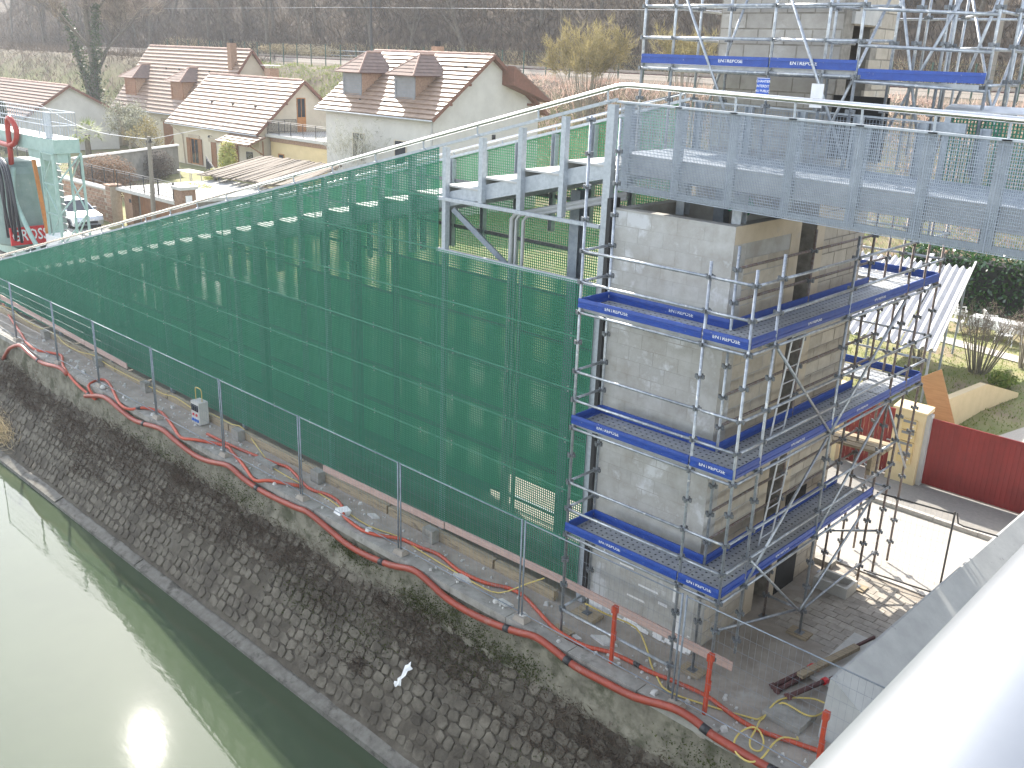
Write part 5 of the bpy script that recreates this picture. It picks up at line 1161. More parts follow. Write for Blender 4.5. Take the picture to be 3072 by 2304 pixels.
for r in range(9): piece('brick', me2, gp, (-46.81, 11.393, .15+.225*r))
ga = thing('garage', (-43,13.5,0), 'low garage with a pale flat roof slab between brick piers', 'garage')
build(MB().box(-46.4,-40.0,12.4,18.5,0,1.9), 'wall', M['wall_grey'], ga); build(MB().box(-46.49,-39.8,11.7,18.6,1.9,2.08), 'roof_slab', M['concrete_light'], ga)
build(MB().box(-44.9,-41.4,12.33,12.39,0,1.8), 'garage_door', M['wood_brown'], ga)
dmm = MB().box(-.11,.11,-.01,.01,0,1.78).mesh('door_board'); dmm.materials.append(M['wood_brown'])
for k in range(15): piece('door_board', dmm, ga, (-44.75+.23*k, 12.322, .01))
for x in (-45.7,-40.6): build(MB().box(x-.45,x+.45,12.0,12.39,0,1.88), 'pier', M['brick'], ga)
build(MB().box(-45.55,-45.3,11.985,11.998,1.3,1.5), 'house_number', M['iron'], ga)
gr = thing('terrace_railing', (-46,12,2.1), 'long black scrollwork railing above the brick wall and garage roof', 'railing')
balustrade(gr, (-66,12.0), (-47.2,12.0), 1.96, 1.0, .16); balustrade(gr, (-46.4,11.8), (-39.9,11.8), 2.09, .95, .16)
gr2 = thing('garden_railing', (-52,18,2.1), 'second black railing running back beside the garden terrace', 'railing')
balustrade(gr2, (-47.2,18.8), (-58.5,24.2), 1.1, 1.0, .2, False)
p2 = thing('letterbox_pier', (-39.4,12,0), 'brick pier with pale cap and letter box beside the telegraph pole', 'pier')
build(MB().box(-39.75,-38.95,11.7,12.5,0,2.75), 'core', M['brick'], p2); build(MB().box(-39.85,-38.85,11.6,12.6,2.75,2.9), 'cap', M['concrete_light'], p2); build(MB().box(-38.94,-38.90,11.9,12.25,2.1,2.45), 'letter_box', M['paper'], p2)
up_ = thing('telegraph_pole', (-40.7,11.0,0), 'grey wooden telegraph pole in front of the garden terrace', 'pole')
build(MB().tube([(-40.8,11.0,0),(-40.55,11.0,5.35)], .13, 10, r2=.10), 'shaft', M['pole_wood'], up_); build(MB().box(-40.75,-40.35,10.93,11.07,5.05,5.12), 'crossarm', M['pole_dark'], up_)
for k, (x, y) in enumerate(((-40.7,11),(-40.4,11))): build(MB().lathe([(.03,0),(.045,.04),(.02,.1)], (x,y,5.13), 8), 'insulator', M['dark'], up_)
single(MB().tube(smooth_path([(-40.6,11,5.2),(-55,14,4.6),(-75,19,5.0)]), .014, 5).tube(smooth_path([(-40.5,11,5.2),(-52,21,4.7),(-62,29.5,4.2)]), .014, 5), 'overhead_cable', M['zinc'], 'pale overhead cables strung from the telegraph pole', 'cable')
bw = MB(); bw.prism([(0,0),(1,0)],2,0,1) if False else None
bwm = MB().hexa([(-60.6,15.3,0),(-60.2,15.3,0),(-66.0,26.0,0),(-66.4,26.0,0),(-60.6,15.3,2.15),(-60.2,15.3,2.15),(-66.0,26.0,2.15),(-66.4,26.0,2.15)])
bwt = thing('boundary_wall', (-63,20,0), 'weathered grey garden wall with pale coping running back to the cream house', 'wall'); build(bwm, 'core', M['wall_grey'], bwt)
build(MB().hexa([(-60.72,15.2,2.151),(-60.08,15.2,2.151),(-65.88,26.1,2.151),(-66.52,26.1,2.151),(-60.6,15.2,2.25),(-60.2,15.2,2.25),(-66.0,26.1,2.25),(-66.4,26.1,2.25)]), 'coping', M['concrete_light'], bwt)
single(MB().box(-47.0,-40.2,19.2,24.5,0,1.1), 'garden_terrace', M['concrete_light'], 'raised pale terrace behind the garage roof', 'terrace')
tbl = thing('terrace_table', (-52.6,19.6,1.1), 'small white table on thin legs on the garden terrace', 'table')
build(MB().box(-53.5,-51.6,19.2,20.1,1.85,1.90), 'top', M['white_plastic'], tbl)
for x in (-53.3,-51.8):
    for y in (19.3,20.0): build(MB().tube([(x,y,0),(x,y,1.85)], .025, 6), 'leg', M['zinc'], tbl)
pw = thing('picket_gate', (-44.6,14.0,0), 'pale slatted gate seen just above the stair handrail', 'gate')
for k in range(16): build(MB().box(-38.6+.22*k,-38.48+.22*k,13.0,13.05,.3,1.75), 'picket', M['galv_dull'], pw)
build(MB().box(-38.7,-35.1,13.06,13.1,.6,.68).box(-38.7,-35.1,13.06,13.1,1.4,1.48), 'cross_rail', M['galv_dull'], pw)
# reed pergola
PG = thing('reed_pergola', (-44,21,0), 'pergola roofed with brown reed matting in front of the dormer house', 'pergola')
ra = random.Random(4); zz0 = 2.5
for k in range(44):
    u = k/43; a = Vector((-46.6+8.2*u, 17.2+.5*u, 2.42+.18*u)); b = Vector((-52.2+8.4*u, 25.2+.2*u, 2.62+.14*u))
    a += Vector((ra.uniform(-.1,.1),ra.uniform(-.3,.2),ra.uniform(-.03,.05))); b += Vector((ra.uniform(-.1,.1),ra.uniform(-.2,.3),ra.uniform(-.03,.05)))
    build(MB().bar(a, b, .19, .05), 'reed_bundle', M['reeds'], PG)
for x, y in ((-46.2,17.8),(-38.8,18.2),(-51.6,24.8),(-44.2,25.0)): build(MB().tube([(x,y,0),(x,y,2.4)], .11, 8), 'post', M['pole_wood'], PG)
build(MB().bar((-46.6,17.8,2.33),(-38.4,18.2,2.48), .1, .12).bar((-52,24.8,2.5),(-43.8,25,2.6), .1, .12), 'beam', M['pole_wood'], PG)

# ------------------------------------------------------------------ silver car
CA = thing('parked_car', (-47.3,9.6,0), 'silver hatchback parked by the brick wall behind the drilling rig', 'car')
def car_part(mb, nm, m, par=CA, sm=False): return build(mb, nm, m, par, sm)
cx, cy = -47.4, 9.55; hw = .84
prof_c = [(-2.0,.28),(2.0,.28),(2.06,.52),(1.98,.78),(1.15,.95),(.35,1.42),(-1.1,1.45),(-1.9,.98),(-2.03,.6)]
secs = [(-1,.86),(-.86,1.0),(.86,1.0),(1,.86)]
body = MB()
lo_ = [(-2.0,.26),(2.0,.26),(2.08,.50),(2.0,.76),(1.1,.93),(-1.75,.98),(-2.02,.9),(-2.06,.55)]
rings = []
for s, f in ((-1.0,.97),(-.93,1.0),(.93,1.0),(1.0,.97)):
    rings.append([(cx+px*f, cy+hw*s, .28+(pz-.28)*(.93 if abs(s) == 1 else 1)) for px, pz in lo_])
nb_ = len(lo_)
for rg in rings: body.v += rg
for k in range(3):
    for i in range(nb_): body.f.append((k*nb_+i,k*nb_+(i+1)%nb_,(k+1)*nb_+(i+1)%nb_,(k+1)*nb_+i))
body.f += [tuple(range(nb_))[::-1], tuple(range(3*nb_,4*nb_))]
bo = car_part(body, 'body', M['car_silver'])
cab = MB().hexa([(cx-1.75,cy-.74,.97),(cx+1.05,cy-.74,.93),(cx+1.05,cy+.74,.93),(cx-1.75,cy+.74,.97),(cx-1.15,cy-.60,1.42),(cx+.25,cy-.60,1.43),(cx+.25,cy+.60,1.43),(cx-1.15,cy+.60,1.42)]); car_part(cab, 'cabin_glass', M['glass'])
car_part(MB().hexa([(cx-1.2,cy-.62,1.421),(cx+.32,cy-.62,1.425),(cx+.32,cy+.62,1.425),(cx-1.2,cy+.62,1.421),(cx-1.1,cy-.55,1.48),(cx+.18,cy-.55,1.49),(cx+.18,cy+.55,1.49),(cx-1.1,cy+.55,1.48)]), 'roof_panel', M['car_silver'])
for s in (-1,1):
    car_part(MB().bar((cx+1.05,cy+s*.745,.93),(cx+.25,cy+s*.605,1.44), .05, .05).bar((cx-1.75,cy+s*.745,.98),(cx-1.15,cy+s*.605,1.43), .06, .05).bar((cx-.45,cy+s*.75,.95),(cx-.42,cy+s*.607,1.43), .05, .04), 'pillar', M['car_silver'])
    car_part(MB().hexa([(cx+1.9,cy+s*.52-.16,.60),(cx+2.03,cy+s*.52-.16,.60),(cx+2.03,cy+s*.52+.16,.60),(cx+1.9,cy+s*.52+.16,.60),(cx+1.8,cy+s*.52-.16,.80),(cx+2.005,cy+s*.52-.16,.74),(cx+2.005,cy+s*.52+.16,.74),(cx+1.8,cy+s*.52+.16,.80)]), 'headlight', M['paper'])
    car_part(MB().box(cx+.75,cx+.95,cy+s*.86-.1,cy+s*.86+.1,.95,1.08), 'mirror', M['car_silver'])
    for wx in (-1.25,1.3):
        wl = build(MB().tube([(cx+wx,cy+s*.84-.09,.30),(cx+wx,cy+s*.84+.02,.30)], .30, 16), 'wheel', M['tyre'], CA); build(MB().tube([(cx+wx,cy+s*.84-.1,.30),(cx+wx,cy+s*.84+.025,.30)], .19, 12), 'rim', M['zinc'], wl)
car_part(MB().box(cx+2.062,cx+2.085,cy-.45,cy+.45,.36,.48), 'grille', M['dark']); car_part(MB().box(cx+2.086,cx+2.095,cy-.26,cy+.26,.50,.60), 'number_plate', M['paper'])

# ------------------------------------------------------------------ drilling rig with mud tank
RG = thing('drilling_rig', (-38,4.4,0), 'pale green drilling rig with a mud tank, work platform and hanging hoses', 'rig')
build(MB().lathe([(1.55,0),(1.6,.1),(1.6,3.3),(1.45,3.6),(1.0,3.8)], (-40.3,4.6,.75), 28), 'mud_tank', M['rig_tank'], RG, False)
pf = build(MB().box(-46,-35.0,4.0,5.1,5.28,5.36).box(-46,-35.0,4.0,4.12,5.361,5.86).box(-46,-35.0,4.98,5.1,5.361,5.86).box(-35.12,-35.0,4.12,4.98,5.361,5.86), 'platform_frame', M['rig_green'], RG)
build(MB().box(-46,-35.13,4.13,4.97,5.80,5.86), 'platform_deck', M['deck_white'], RG)
build(MB().box(-38.2,-35.1,4.15,4.6,4.88,5.27), 'bracket_beam', M['rig_green'], RG)
for (a, b) in (((-46,4.05),(-35.05,4.05)),((-35.05,4.05),(-35.05,5.05)),((-46,5.05),(-35.05,5.05))):
    A, B = Vector((*a,5.861)), Vector((*b,5.861)); n = int((B-A).length/.28)
    for zz in (.55,1.08): build(MB().tube([A+Vector((0,0,zz)),B+Vector((0,0,zz))], .022, 6), 'guard_rail', M['galv'], RG)
    for k in range(n+1):
        p = A+(B-A)*k/n; build(MB().tube([p,p+Vector((0,0,1.08))], .012, 5), 'baluster', M['galv'], RG)
build(MB().box(-36.2,-35.6,4.2,4.25,5.87,6.95).bar((-37.0,4.22,5.87),(-36.0,4.22,6.95), .05, .05), 'gate_panel', M['galv'], RG)
def lattice(root, x, y, w, z0, z1, m):
    for sx in (-1,1):
        for sy in (-1,1): build(MB().bar((x+sx*w*1.15,y+sy*w,z0),(x+sx*w,y+sy*w,z1), .09, .09), 'lattice_leg', m, root)
    n = 4
    for k in range(n):
        za = z0+(z1-z0)*k/n; zb = z0+(z1-z0)*(k+1)/n
        for sy in (-1,1):
            s = 1 if k % 2 else -1
            build(MB().bar((x-s*w*1.1,y+sy*w,za),(x+s*w*1.1,y+sy*w,zb), .05, .05), 'lattice_brace', m, root)
        build(MB().bar((x+w*1.1,y-w,za),(x+w*1.1,y+w,zb), .05, .05), 'lattice_brace', m, root); build(MB().bar((x-w*1.1,y-w,zb),(x+w*1.1,y-w,zb), .05, .06), 'lattice_rung', m, root)
lattice(RG, -35.6, 4.5, .6, .1, 5.27, M['rig_green'])
build(MB().box(-37.4,-36.95,4.3,4.8,.1,5.27), 'column', M['rig_green'], RG); build(MB().bar((-37.6,4.1,4.8),(-36.9,4.1,1.0), .14, .14), 'hydraulic_arm', M['rust_orange'], RG)
for k in range(12): build(MB().box(-38.5,-37.5,5.2,5.26,1.2+.3*k,1.25+.3*k), 'ladder_rung', M['deck_white'], RG)
sb_ = build(MB().box(-38.5,-38.4,3.0,5.0,.95,1.75), 'sign_board', M['rig_red'], RG)
lettering('GROSSE', .72, M['white_print'], sb_, (-38.385,3.98,1.36), (math.pi/2,0,math.pi/2), sx=.72)
build(MB().box(-36.5,-35.2,3.8,4.8,.8,1.7), 'white_tank', M['white_plastic'], RG); build(MB().box(-44,-34.6,3.7,5.6,.1,.54), 'skid_frame', M['rig_green'], RG)
def rhose(nm, pts, r, m): build(MB().tube(smooth_path(pts,5), r, 8), nm, M[m], RG, True)
rhose('red_hose', [(-41.5,3.6,.6),(-39.9,3.75,2.5),(-39.4,3.8,4.6),(-39.3,3.8,5.9),(-39.2,3.8,6.35),(-38.9,3.8,6.5),(-38.5,3.85,6.1),(-38.6,3.85,5.6),(-39.3,3.8,5.3),(-41.5,3.8,5.35)], .12, 'hose_red')
for i, (x0, xt, xb) in enumerate(((-41.2,-38.7,-39.3),(-40.6,-38.2,-38.5),(-40.2,-37.9,-38.4),(-39.8,-37.6,-37.7),(-41.6,-39.0,-38.9))):
    rhose('black_hose', [(x0,3.7,4.2),(x0+.6,3.3,4.75),(xt-.4,3.1,4.5),(xt,3.05,3.6),(xt-.15+.1*i,3.05,2.4),(xb,3.2,1.2)], .07, 'hose_black')
rhose('grey_hose', [(-38.4,3.5,4.4),(-37.9,3.2,3.2),(-37.0,3.3,1.8),(-36.6,3.5,1.0)], .10, 'rig_green')

# ------------------------------------------------------------------ railway
def rail_line(off, z): return [(x, fence_y(x)+off, z) for x in range(-150, 61, 5)]
bl_ = MB(); pts = rail_line(0,0)
for x in range(-150, 61, 5):
    y = fence_y(x); bl_.v += [(x,y+3.2,8.38),(x,y+4.4,8.78),(x,y+10.2,8.78),(x,y+11.6,8.38)]
for k in range(42):
    for i in range(3): bl_.f.append((k*4+i,k*4+i+1,(k+1)*4+i+1,(k+1)*4+i))
track = struct(bl_, 'railway_ballast', M['ballast'])
for off in (5.0,6.44,8.4,9.84):
    r_ = MB(); P_ = rail_line(off, 8.93)
    for a, b in zip(P_[:-1], P_[1:]): r_.bar(a, b, .075, .16)
    build(r_, 'rail', M['rail_steel'], track)
sm = MB().box(-.13,.13,-1.3,1.3,-.08,.075).mesh('sleeper'); sm.materials.append(M['timber_dark'])
for k in range(130):
    x = -100+k*.82
    piece('sleeper', sm, track, (x, fence_y(x)+5.72, 8.78))
RF = thing('railway_fence', (-45,50,8.1), 'dark green wire fence with tall posts along the railway', 'fence')
for k in range(48):
    x = -112+k*2.55; y = fence_y(x); build(MB().box(x-.04,x+.04,y-.04,y+.04,7.9,10.35), 'post', M['fence_green'], RF)
g = MB()
for k in range(9):
    P_ = [(x, fence_y(x), 8.2+.26*k) for x in range(-112,12,6)]
    for a, b in zip(P_[:-1],P_[1:]): g.bar(a,b,.012,.012)
build(g, 'wire_mesh', M['fence_green'], RF)
for i, (x, y, z0, z1, r, m_, lab) in enumerate(((-83.2,59.5,8.4,17.5,.16,'pole_dark','dark catenary mast beside the railway above the dormer house'),(-12.2,47.6,7.9,15.5,.16,'pole_wood','brown wooden post beside the railway right of the lift shaft'),(-46,60.6,8.4,18,.14,'pole_dark','slim dark mast beyond the railway near the middle'))):
    t = thing('railway_mast', (x,y,z0), lab, 'mast'); build(MB().tube([(x,y,z0),(x+.05,y,z1)], r, 8, r2=r*.7), 'shaft', M[m_], t)
    build(MB().bar((x,y,z1-1.2),(x,y-2.6,z1-.9), .07, .07), 'arm', M[m_], t)
single(MB().tube([(-150,59,16.2),(-83,57,15.6),(-12,50,14.4),(60,47,15)], .013, 5), 'contact_wire', M['galv_dull'], 'upper pale wire strung along the railway', 'wire')
single(MB().tube([(-150,59,14.6),(-83,57,14.3),(-12,50,13.2),(60,47,13.5)], .013, 5), 'contact_wire', M['galv_dull'], 'lower pale wire strung along the railway', 'wire')
single(MB().box(-92,-74,59.6,59.7,9.7,9.8).box(-92,-74,59.6,59.7,9.2,9.27), 'trackside_rail', M['zinc'], 'pale double rail beyond the tracks above the rear house', 'rail')

# ------------------------------------------------------------------ the road bridge the picture is taken from
RBG = thing('road_bridge', (11,-5,7.6), 'road bridge carrying the white handrail in the lower right foreground', 'bridge')
build(MB().box(6.8,16,-40,30,7.85,8.18), 'deck', M['ledge_grey'], RBG)
for y in (-38,-22,22): build(MB().box(8,14,y-.6,y+.6,-3.5 if y < 0 else 0,7.849), 'pier', M['concrete'], RBG)
HB = thing('bridge_handrail', (7.2,-12,8.2), 'broad white handrail crossing the lower right corner close to the camera', 'handrail')
hr_u = Vector((math.cos(math.radians(-114.74)), 0, math.sin(math.radians(-114.74)))); hr_n = Vector((-hr_u.z, 0, hr_u.x))
hc = Vector((CAM[0],0,CAM[2])) + hr_u*.42 + hr_n*.09
build(MB().tube([(hc.x,-40,hc.z),(hc.x,30,hc.z)], .09, 48), 'rail_tube', M['white_handrail'], HB, True)
for y in (-30,-26,-22,-18,-7,-3,1,5,9,13,17,21): build(MB().box(hc.x-.03,hc.x+.03,y-.05,y+.05,8.19,hc.z-.08), 'post', M['white_handrail'], HB)

# ------------------------------------------------------------------ trees and scrub
def branch_tree(seed, H, r0, lean=.15, levels=4, spread=.6, twig_n=2200, twig_l=(.25,.7), up=.45, first=.35):
    """tapered trunk with limbs (mesh 1) and fine twigs as thin blades (mesh 2), base at the origin"""
    r = random.Random(seed); tb = MB(); tips = []
    def grow(p, d, L_, rad, lv):
        n = 4 if lv < 2 else 3; pts = [p.copy()]; q = p.copy(); dd = d.copy()
        for k in range(n):
            dd = (dd + Vector((r.uniform(-1,1),r.uniform(-1,1),r.uniform(-.3,.6)))*.16).normalized(); q = q + dd*(L_/n); pts.append(q.copy())
        tb.tube(pts, rad, 7 if lv == 0 else (5 if lv < 2 else 3), cap=False, r2=rad*.55)
        if lv >= levels-1: tips.append((pts[-2], pts[-1])); tips.append((pts[0], pts[-1])); return
        m_ = r.randint(3,4) if lv else r.randint(5,7)
        for k in range(m_):
            t = first+(1-first)*(k+r.random())/m_ if lv == 0 else .3+.7*(k+r.random())/m_
            i = min(n-1, int(t*n)); pp = pts[i].lerp(pts[i+1], t*n-i)
            a = r.uniform(0, 2*math.pi); side = Vector((math.cos(a), math.sin(a), 0))
            nd = (dd*(1-spread) + side*spread + Vector((0,0,up*.5))).normalized()
            grow(pp, nd, L_*r.uniform(.45,.68), rad*r.uniform(.36,.52)*(1.1-.4*t), lv+1)
    grow(Vector((0,0,-.3)), Vector((r.uniform(-lean,lean), r.uniform(-lean,lean), 1)).normalized(), H*.62, r0, 0)
    R_ = np.random.default_rng(seed); n = twig_n; idx = R_.integers(0, len(tips), n)
    A = np.array([tuple(t[0]) for t in tips]); B = np.array([tuple(t[1]) for t in tips]); u = R_.random((n,1))
    P = A[idx]*(1-u)+B[idx]*u + R_.normal(0, H*.018, (n,3)); D = (B-A)[idx]; D /= np.linalg.norm(D,axis=1,keepdims=True)+1e-6
    D = D + R_.normal(0,.6,(n,3)) + np.array([0,0,.35]); D /= np.linalg.norm(D,axis=1,keepdims=True)
    W = np.cross(D, R_.normal(size=(n,3))); W /= np.linalg.norm(W,axis=1,keepdims=True)+1e-9; Ls = R_.uniform(*twig_l,(n,1)); ws = R_.uniform(.008,.02,(n,1))*(H/10)
    V = np.empty((n*3,3)); V[0::3] = P-W*ws; V[1::3] = P+W*ws; V[2::3] = P+D*Ls
    return tb.mesh('trunk'), rawmesh('crown', V, np.arange(n*3).reshape(n,3)), P
def tree_thing(name, loc, label, cat, tm_, cm, bark, tw, scale=1, rz=0, group=None):
    t = thing(name, loc, label, cat, group); t.scale = (scale,)*3; t.rotation_euler = (0,0,rz)
    a = bpy.data.objects.new('trunk', tm_); b = bpy.data.objects.new('crown', cm)
    if not tm_.materials: tm_.materials.append(bark)
    if not cm.materials: cm.materials.append(tw)
    for o in (a, b): COL.objects.link(o); o.parent = t
    return t
VAR = [branch_tree(20+i, 13, .2, .12, 4, .52, 5200, (.3,.9)) for i in range(5)]
VARD = []
for i, (a, b, P) in enumerate(VAR): a.materials.append(M['bark']); b.materials.append(M['twigs' if i % 3 else 'twigs_dark'])
ra = random.Random(21)
spots = []
for k in range(64):
    x = -200+k*3.35+ra.uniform(-1.3,1.3); row = k % 3
    y = fence_y(x)+13.5+row*5.5+ra.uniform(-2,2)
    if -34 < x < -14 and row < 2: y += 7
    spots.append((x,y))
ords = {}
zone = lambda x: 'above the low house' if x < -120 else ('above the rear house' if x < -88 else ('above the balcony house' if x < -66 else ('above the dormer house' if x < -44 else ('left of the lift shaft' if x < -22 else 'right of the lift shaft'))))
nums = ['first','second','third','fourth','fifth','sixth','seventh','eighth','ninth','tenth','eleventh','twelfth','thirteenth','fourteenth','fifteenth','sixteenth','seventeenth','eighteenth','nineteenth','twentieth','twenty-first','twenty-second','twenty-third','twenty-fourth','twenty-fifth','twenty-sixth','twenty-seventh','twenty-eighth']
for k, (x, y) in enumerate(sorted(spots)):
    v = VAR[(k*7+k//5) % 5]; z = zone(x); ords[z] = ords.get(z,0)+1
    tree_thing('bare_tree', (x,y,land(x,y)-.1), nums[ords[z]-1]+' bare winter tree from the left on the hillside '+z, 'tree', v[0], v[1], None, None, ra.uniform(.85,1.35), ra.uniform(0,6.28), 'bare trees on the hillside')
# ivy-clad double trunk at the left
ta, tc, tp_ = branch_tree(77, 17, .42, .1, 4, .6, 13000, (.3,1.1), first=.2)
iv = tree_thing('ivy_tree', (-115,41.5,land(-115,41.5)), 'tall bare tree with ivy-clad trunks above the low white house', 'tree', ta, tc, M['bark'], M['twigs'], 1.35, .6)
r_ = np.random.default_rng(9); n = 3000; t_ = r_.random(n)**1.2; br = r_.integers(0,2,n)
P = np.stack([np.where(br==0,-1.6*t_-1.0*t_**2, .9*t_)+r_.normal(0,.34,n)*(1.1-.6*t_), r_.normal(0,.4,n)*(1.1-.6*t_), 9.5*t_], 1)
V, F = leaves(P, 4, .08, .17); me = rawmesh('ivy', V, F); o = link('ivy', me, M['ivy'], iv)
build_iv = MB().tube([(0,0,0),(-1.0,0,3.5),(-2.6,0,9.5)], .3, 8, r2=.12); me = build_iv.mesh('second_trunk'); link('second_trunk', me, M['bark'], iv)
def slope_pos(x0, x1, o0, o1):
    def fn(r, n):
        x = r.uniform(x0,x1,n); o_ = o0+(o1-o0)*r.random(n)**1.3; y = np.array([fence_y(a) for a in x])+o_; z = np.array([land(a,b) for a,b in zip(x,y)]); return np.stack([x,y,z-.05],1)
    return fn
leafmat('hill_twigs', (.045,.034,.026), (.16,.122,.09), .85, .2, .2)
V, F = blades(30000, 36, slope_pos(-230, -92, -10, 12), .3, 1.5, .012, .05, lambda r, n, P: r.normal(size=(n,3))*np.array([.55,.55,.35])+np.array([0,-.1,.9])); tag(link('bramble_slope', rawmesh('bramble_slope', V, F), M['hill_twigs']), 'brown bramble slope above the low white house at left', 'scrub', kind='stuff')
# undergrowth on the slopes: one mass nobody could count
def upd(r, n, P): return r.normal(size=(n,3))*np.array([.55,.55,.35])+np.array([0,-.1,.9])
V, F = blades(110000, 31, slope_pos(-230, 18, 12.5, 60), .5, 2.6, .012, .06, upd); tag(link('hillside_scrub', rawmesh('hillside_scrub', V, F), M['hill_twigs']), 'grey-brown winter scrub covering the wooded hillside', 'scrub', kind='stuff')
V, F = blades(24000, 32, slope_pos(-140, 10, 12.0, 15), .25, .9, .02, .06, upd); tag(link('verge_grass', rawmesh('verge_grass', V, F), M['dry_grass']), 'pale dry grass along the far side of the railway', 'grass', kind='stuff')
V, F = blades(26000, 33, slope_pos(-60, 6, -10, -.6), .2, .8, .015, .045, upd); tag(link('embankment_scrub', rawmesh('embankment_scrub', V, F), M['pink_scrub']), 'pinkish dry stems on the railway embankment left of the shaft', 'scrub', kind='stuff')
V, F = blades(12000, 34, slope_pos(-100, -55, -8, -.6), .15, .45, .015, .04, upd); tag(link('embankment_grass', rawmesh('embankment_grass', V, F), M['grass_blade']), 'rough green grass on the embankment behind the houses', 'grass', kind='stuff')
V, F = blades(26000, 35, lambda r, n: np.stack([r.uniform(-14,6,n), r.uniform(13,31,n), np.zeros(n)-.03],1), .04, .13, .008, .02, upd)
ok = ~((V[::3,0] > -.95+(V[::3,1]-10.5)*.2) & (V[::3,1] < 21)); F = F[ok]; tag(link('yard_grass', rawmesh('yard_grass', V, F), M['grass_blade']), 'patchy winter grass of the yard across the street', 'grass', kind='stuff')
# multi-stem bushes
def bush(name, loc, label, n_st, H, spread, tw_n, stem_m, tw_m, seed, cat='bush', tw_l=(.1,.35), tw_w=(.004,.012)):
    r = random.Random(seed); t = thing(name, loc, label, cat); sm_ = MB(); tips = []
    for k in range(n_st):
        a = r.uniform(0,6.28); s = spread*r.uniform(.15,1); h = H*r.uniform(.65,1); b = Vector((math.cos(a)*s*.25, math.sin(a)*s*.25, 0)); e = Vector((math.cos(a)*s, math.sin(a)*s, h)); m_ = b.lerp(e,.5)+Vector((r.uniform(-.1,.1),r.uniform(-.1,.1),h*.08))*spread
        sm_.tube([b,m_,e], .012*H**.5+.004, 4, cap=False, r2=.004); tips.append((m_,e))
        for j in range(2):
            e2 = m_.lerp(e, r.uniform(.1,.6)); f = e2+Vector((r.uniform(-.3,.3)*spread, r.uniform(-.3,.3)*spread, h*r.uniform(.15,.35))); sm_.tube([e2,f], .006*H**.5+.002, 3, cap=False, r2=.002); tips.append((e2,f))
    link('stems', sm_.mesh('stems'), stem_m, t)
    R_ = np.random.default_rng(seed); idx = R_.integers(0,len(tips),tw_n); A = np.array([tuple(q[0]) for q in tips]); B = np.array([tuple(q[1]) for q in tips]); u = R_.random((tw_n,1)); P = A[idx]*(1-u)+B[idx]*u
    V, F = blades(tw_n, seed, lambda r_, n: P+r_.normal(0,.02*H,(n,3)), *tw_l, *tw_w, lambda r_, n, Q: (B-A)[idx]*.6+r_.normal(size=(n,3))*.5)
    link('crown', rawmesh('crown', V, F), tw_m, t); return t
bush('willow_bush', (-39.6,45.0,land(-39.6,45)), 'golden twiggy willow bush between the dormer house and the scaffold', 46, 6.2, 3.6, 9000, M['bark_light'], M['twigs_gold'], 3, tw_l=(.2,.8), tw_w=(.01,.03))
bush('willow_bush', (-31.5,45.5,land(-31.5,45.5)), 'smaller golden twiggy bush just left of the lift shaft', 26, 4.6, 2.6, 4500, M['bark_light'], M['twigs_gold'], 5, tw_l=(.2,.7), tw_w=(.01,.03))
bush('garden_shrub', (-2.4,21.6,0), 'bare brown garden shrub in front of the chairs', 34, 2.5, 1.35, 1500, M['bark_light'], M['twigs'], 6)
bush('garden_shrub', (-4.1,20.6,0), 'thin bare shrub beside the corrugated canopy', 14, 2.2, .8, 500, M['bark_light'], M['twigs'], 7)
bush('garden_shrub', (-1.5,23.4,0), 'bare shrub right behind the brown garden shrub', 24, 2.1, 1.0, 900, M['bark_light'], M['twigs'], 8)
bush('bare_shrub', (-42.6,25.6,1.0), 'sunlit bare shrub under the left window of the dormer house', 40, 4.4, 2.6, 2200, M['concrete_light'], M['olive'], 9, tw_l=(.15,.5))
def leaf_tuft(name, c, rad, n, m_, label, seed, s=(.05,.1), cat='shrub'):
    R_ = np.random.default_rng(seed); P = R_.normal(size=(n,3)); P /= np.linalg.norm(P,axis=1,keepdims=True); P *= (R_.random((n,1))**.35); P = P*np.array(rad)+np.array([0,0,rad[2]*.9])
    t = thing(name, c, label, cat); V, F = leaves(P, seed, *s); link('foliage', rawmesh('foliage', V, F), m_, t)
    link('stem', MB().tube([(0,0,-.1),(.02,0,rad[2]*1.2)], .05, 6, r2=.02).mesh('stem'), M['bark'], t); return t
leaf_tuft('low_shrub', (-1.3,20.6,0), (.55,.5,.3), 900, M['grass_blade'], 'low green tuft at the foot of the brown garden shrub', 2, (.03,.07))
leaf_tuft('round_bush', (-56.2,15.6,0), (2.2,2.0,1.55), 7000, M['brown_hedge'], 'rounded brown clipped bush behind the black railing', 3, (.04,.10))
leaf_tuft('bamboo_bush', (-55.8,24.4,0), (.75,.75,2.0), 2600, M['bamboo'], 'tall narrow yellow-green shrub beside the pergola', 4, (.05,.13))
leaf_tuft('bamboo_bush', (-50.6,20.6,.6), (1.2,1.0,.9), 2200, M['bamboo'], 'low yellow-green shrub in front of the pergola post', 5, (.05,.12))
leaf_tuft('bamboo_bush', (-44.4,15.8,1.0), (1.6,.9,.7), 2000, M['bamboo'], 'yellow-green shrub just above the handrail below the pergola', 6, (.05,.12))
leaf_tuft('wall_creeper', (-63.5,23.0,0), (1.5,1.2,1.2), 2600, M['twigs_dark'], 'dark creeper growing over the grey garden wall', 7, (.04,.10))
leaf_tuft('white_blossom', (-97,59.2,9.0), (9,.8,.75), 2600, M['dry_grass'], 'pale sunlit bramble mound beyond the railway behind the rear house', 8, (.06,.16), 'bramble')
oa, oc, op = branch_tree(55, 5.2, .16, .2, 4, .6, 600, (.1,.3), first=.3)
ot = tree_thing('olive_tree', (-77.5,27.4,0), 'silver grey olive tree in front of the rear house', 'tree', oa, oc, M['bark_light'], M['olive'])
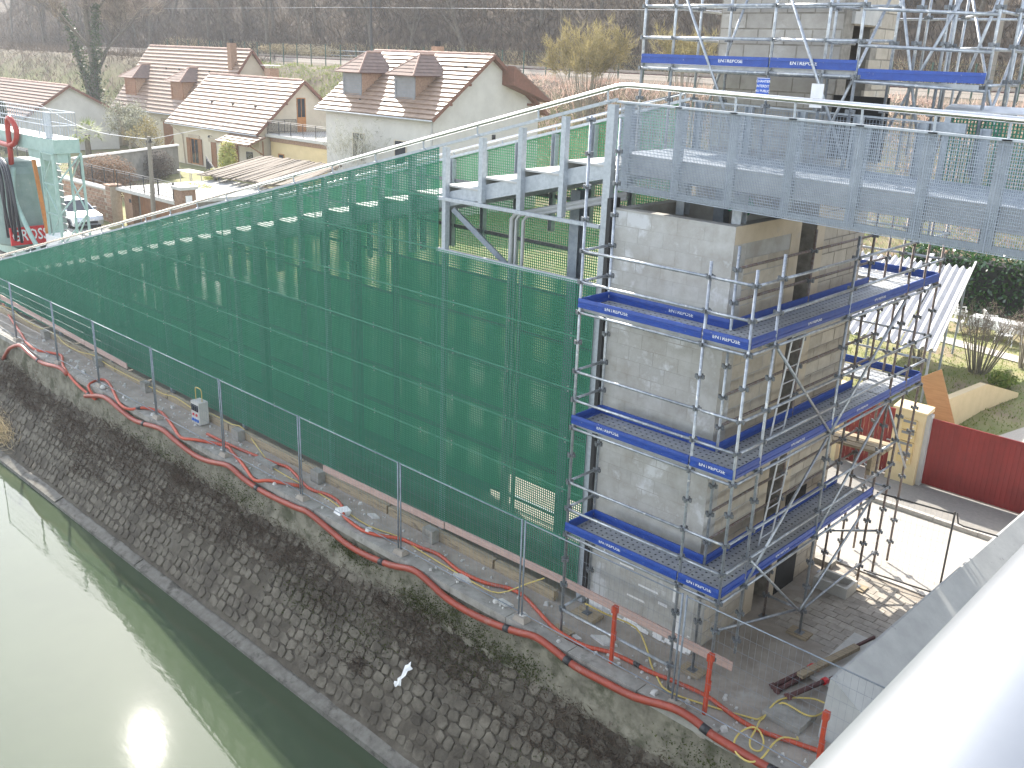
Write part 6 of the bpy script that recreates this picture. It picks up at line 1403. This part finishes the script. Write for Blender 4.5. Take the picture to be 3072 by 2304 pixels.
V, F = leaves(op[np.random.default_rng(1).integers(0,len(op),4200)]+np.random.default_rng(2).normal(0,.25,(4200,3)), 5, .05,.11); link('foliage', rawmesh('foliage', V, F), M['olive'], ot)
oa2, oc2, op2 = branch_tree(57, 4.2, .12, .2, 4, .6, 500, (.1,.3), first=.25)
ot2 = tree_thing('olive_tree', (-72.2,26.6,0), 'smaller twiggy tree in front of the brown barn door', 'tree', oa2, oc2, M['bark_light'], M['twigs'])
V, F = leaves(op2[np.random.default_rng(1).integers(0,len(op2),1800)]+np.random.default_rng(3).normal(0,.2,(1800,3)), 6, .04,.09); link('foliage', rawmesh('foliage', V, F), M['twigs_gold'], ot2)
# palm
pm_ = thing('palm_tree', (-79.5,24.6,0), 'short fan palm with yellow-green fronds beside the low house', 'tree')
link('trunk', MB().tube([(0,0,-.1),(.05,0,2.0)], .28, 10, r2=.2).mesh('trunk'), M['bark'], pm_)
R_ = np.random.default_rng(4); Vl = []; Fl = []; b0 = 0
for k in range(44):
    a = R_.uniform(0,6.28); el = R_.uniform(-.7,1.2); d = np.array([math.cos(a)*math.cos(el), math.sin(a)*math.cos(el), math.sin(el)]); s = np.cross(d,[0,0,1]); s /= np.linalg.norm(s)+1e-6; c0 = np.array([.05,0,2.05])+d*R_.uniform(.7,1.1)
    for j in range(9):
        t = (j-4)/4; e = c0 + (d*math.cos(t*1.1)+s*math.sin(t*1.1))*.8 + np.array([0,0,-.25*abs(t)-.12]); w_ = np.cross(e-c0,[.3,.2,1]); w_ = w_/(np.linalg.norm(w_)+1e-6)*.045
        Vl += [c0-w_*.3, c0+w_, e]; Fl.append((b0,b0+1,b0+2)); b0 += 3
link('fronds', rawmesh('fronds', np.array(Vl), np.array(Fl)), M['palm_green'], pm_)
cj = thing('conifer_tree', (-86.5,20.2,0), 'dark feathery conifer in front of the low house gable', 'tree')
link('trunk', MB().tube([(0,0,-.1),(0,0,4.2)], .14, 6, r2=.03).mesh('trunk'), M['bark'], cj)
n = 2600; h = R_.random(n)**.8; P = np.stack([R_.normal(0,.8,n)*(1-h*.85), R_.normal(0,.8,n)*(1-h*.85), .3+4.2*h],1); V, F = leaves(P, 8, .05,.13); link('crown', rawmesh('crown', V, F), M['ivy'], cj)

# ------------------------------------------------------------------ thin spring haze
hz = MB().box(-336,146,-64,206,-6,110); hm = bpy.data.materials.new('haze'); hm.use_nodes = True; hn = hm.node_tree; hn.nodes.clear()
ho = hn.nodes.new('ShaderNodeOutputMaterial'); hv = hn.nodes.new('ShaderNodeVolumePrincipled'); hv.inputs['Color'].default_value = (.86,.90,.95,1); hv.inputs['Density'].default_value = .0005; hv.inputs['Anisotropy'].default_value = .2
hn.links.new(hv.outputs[0], ho.inputs['Volume'])
tag(build(hz, 'haze', hm), kind='stuff')
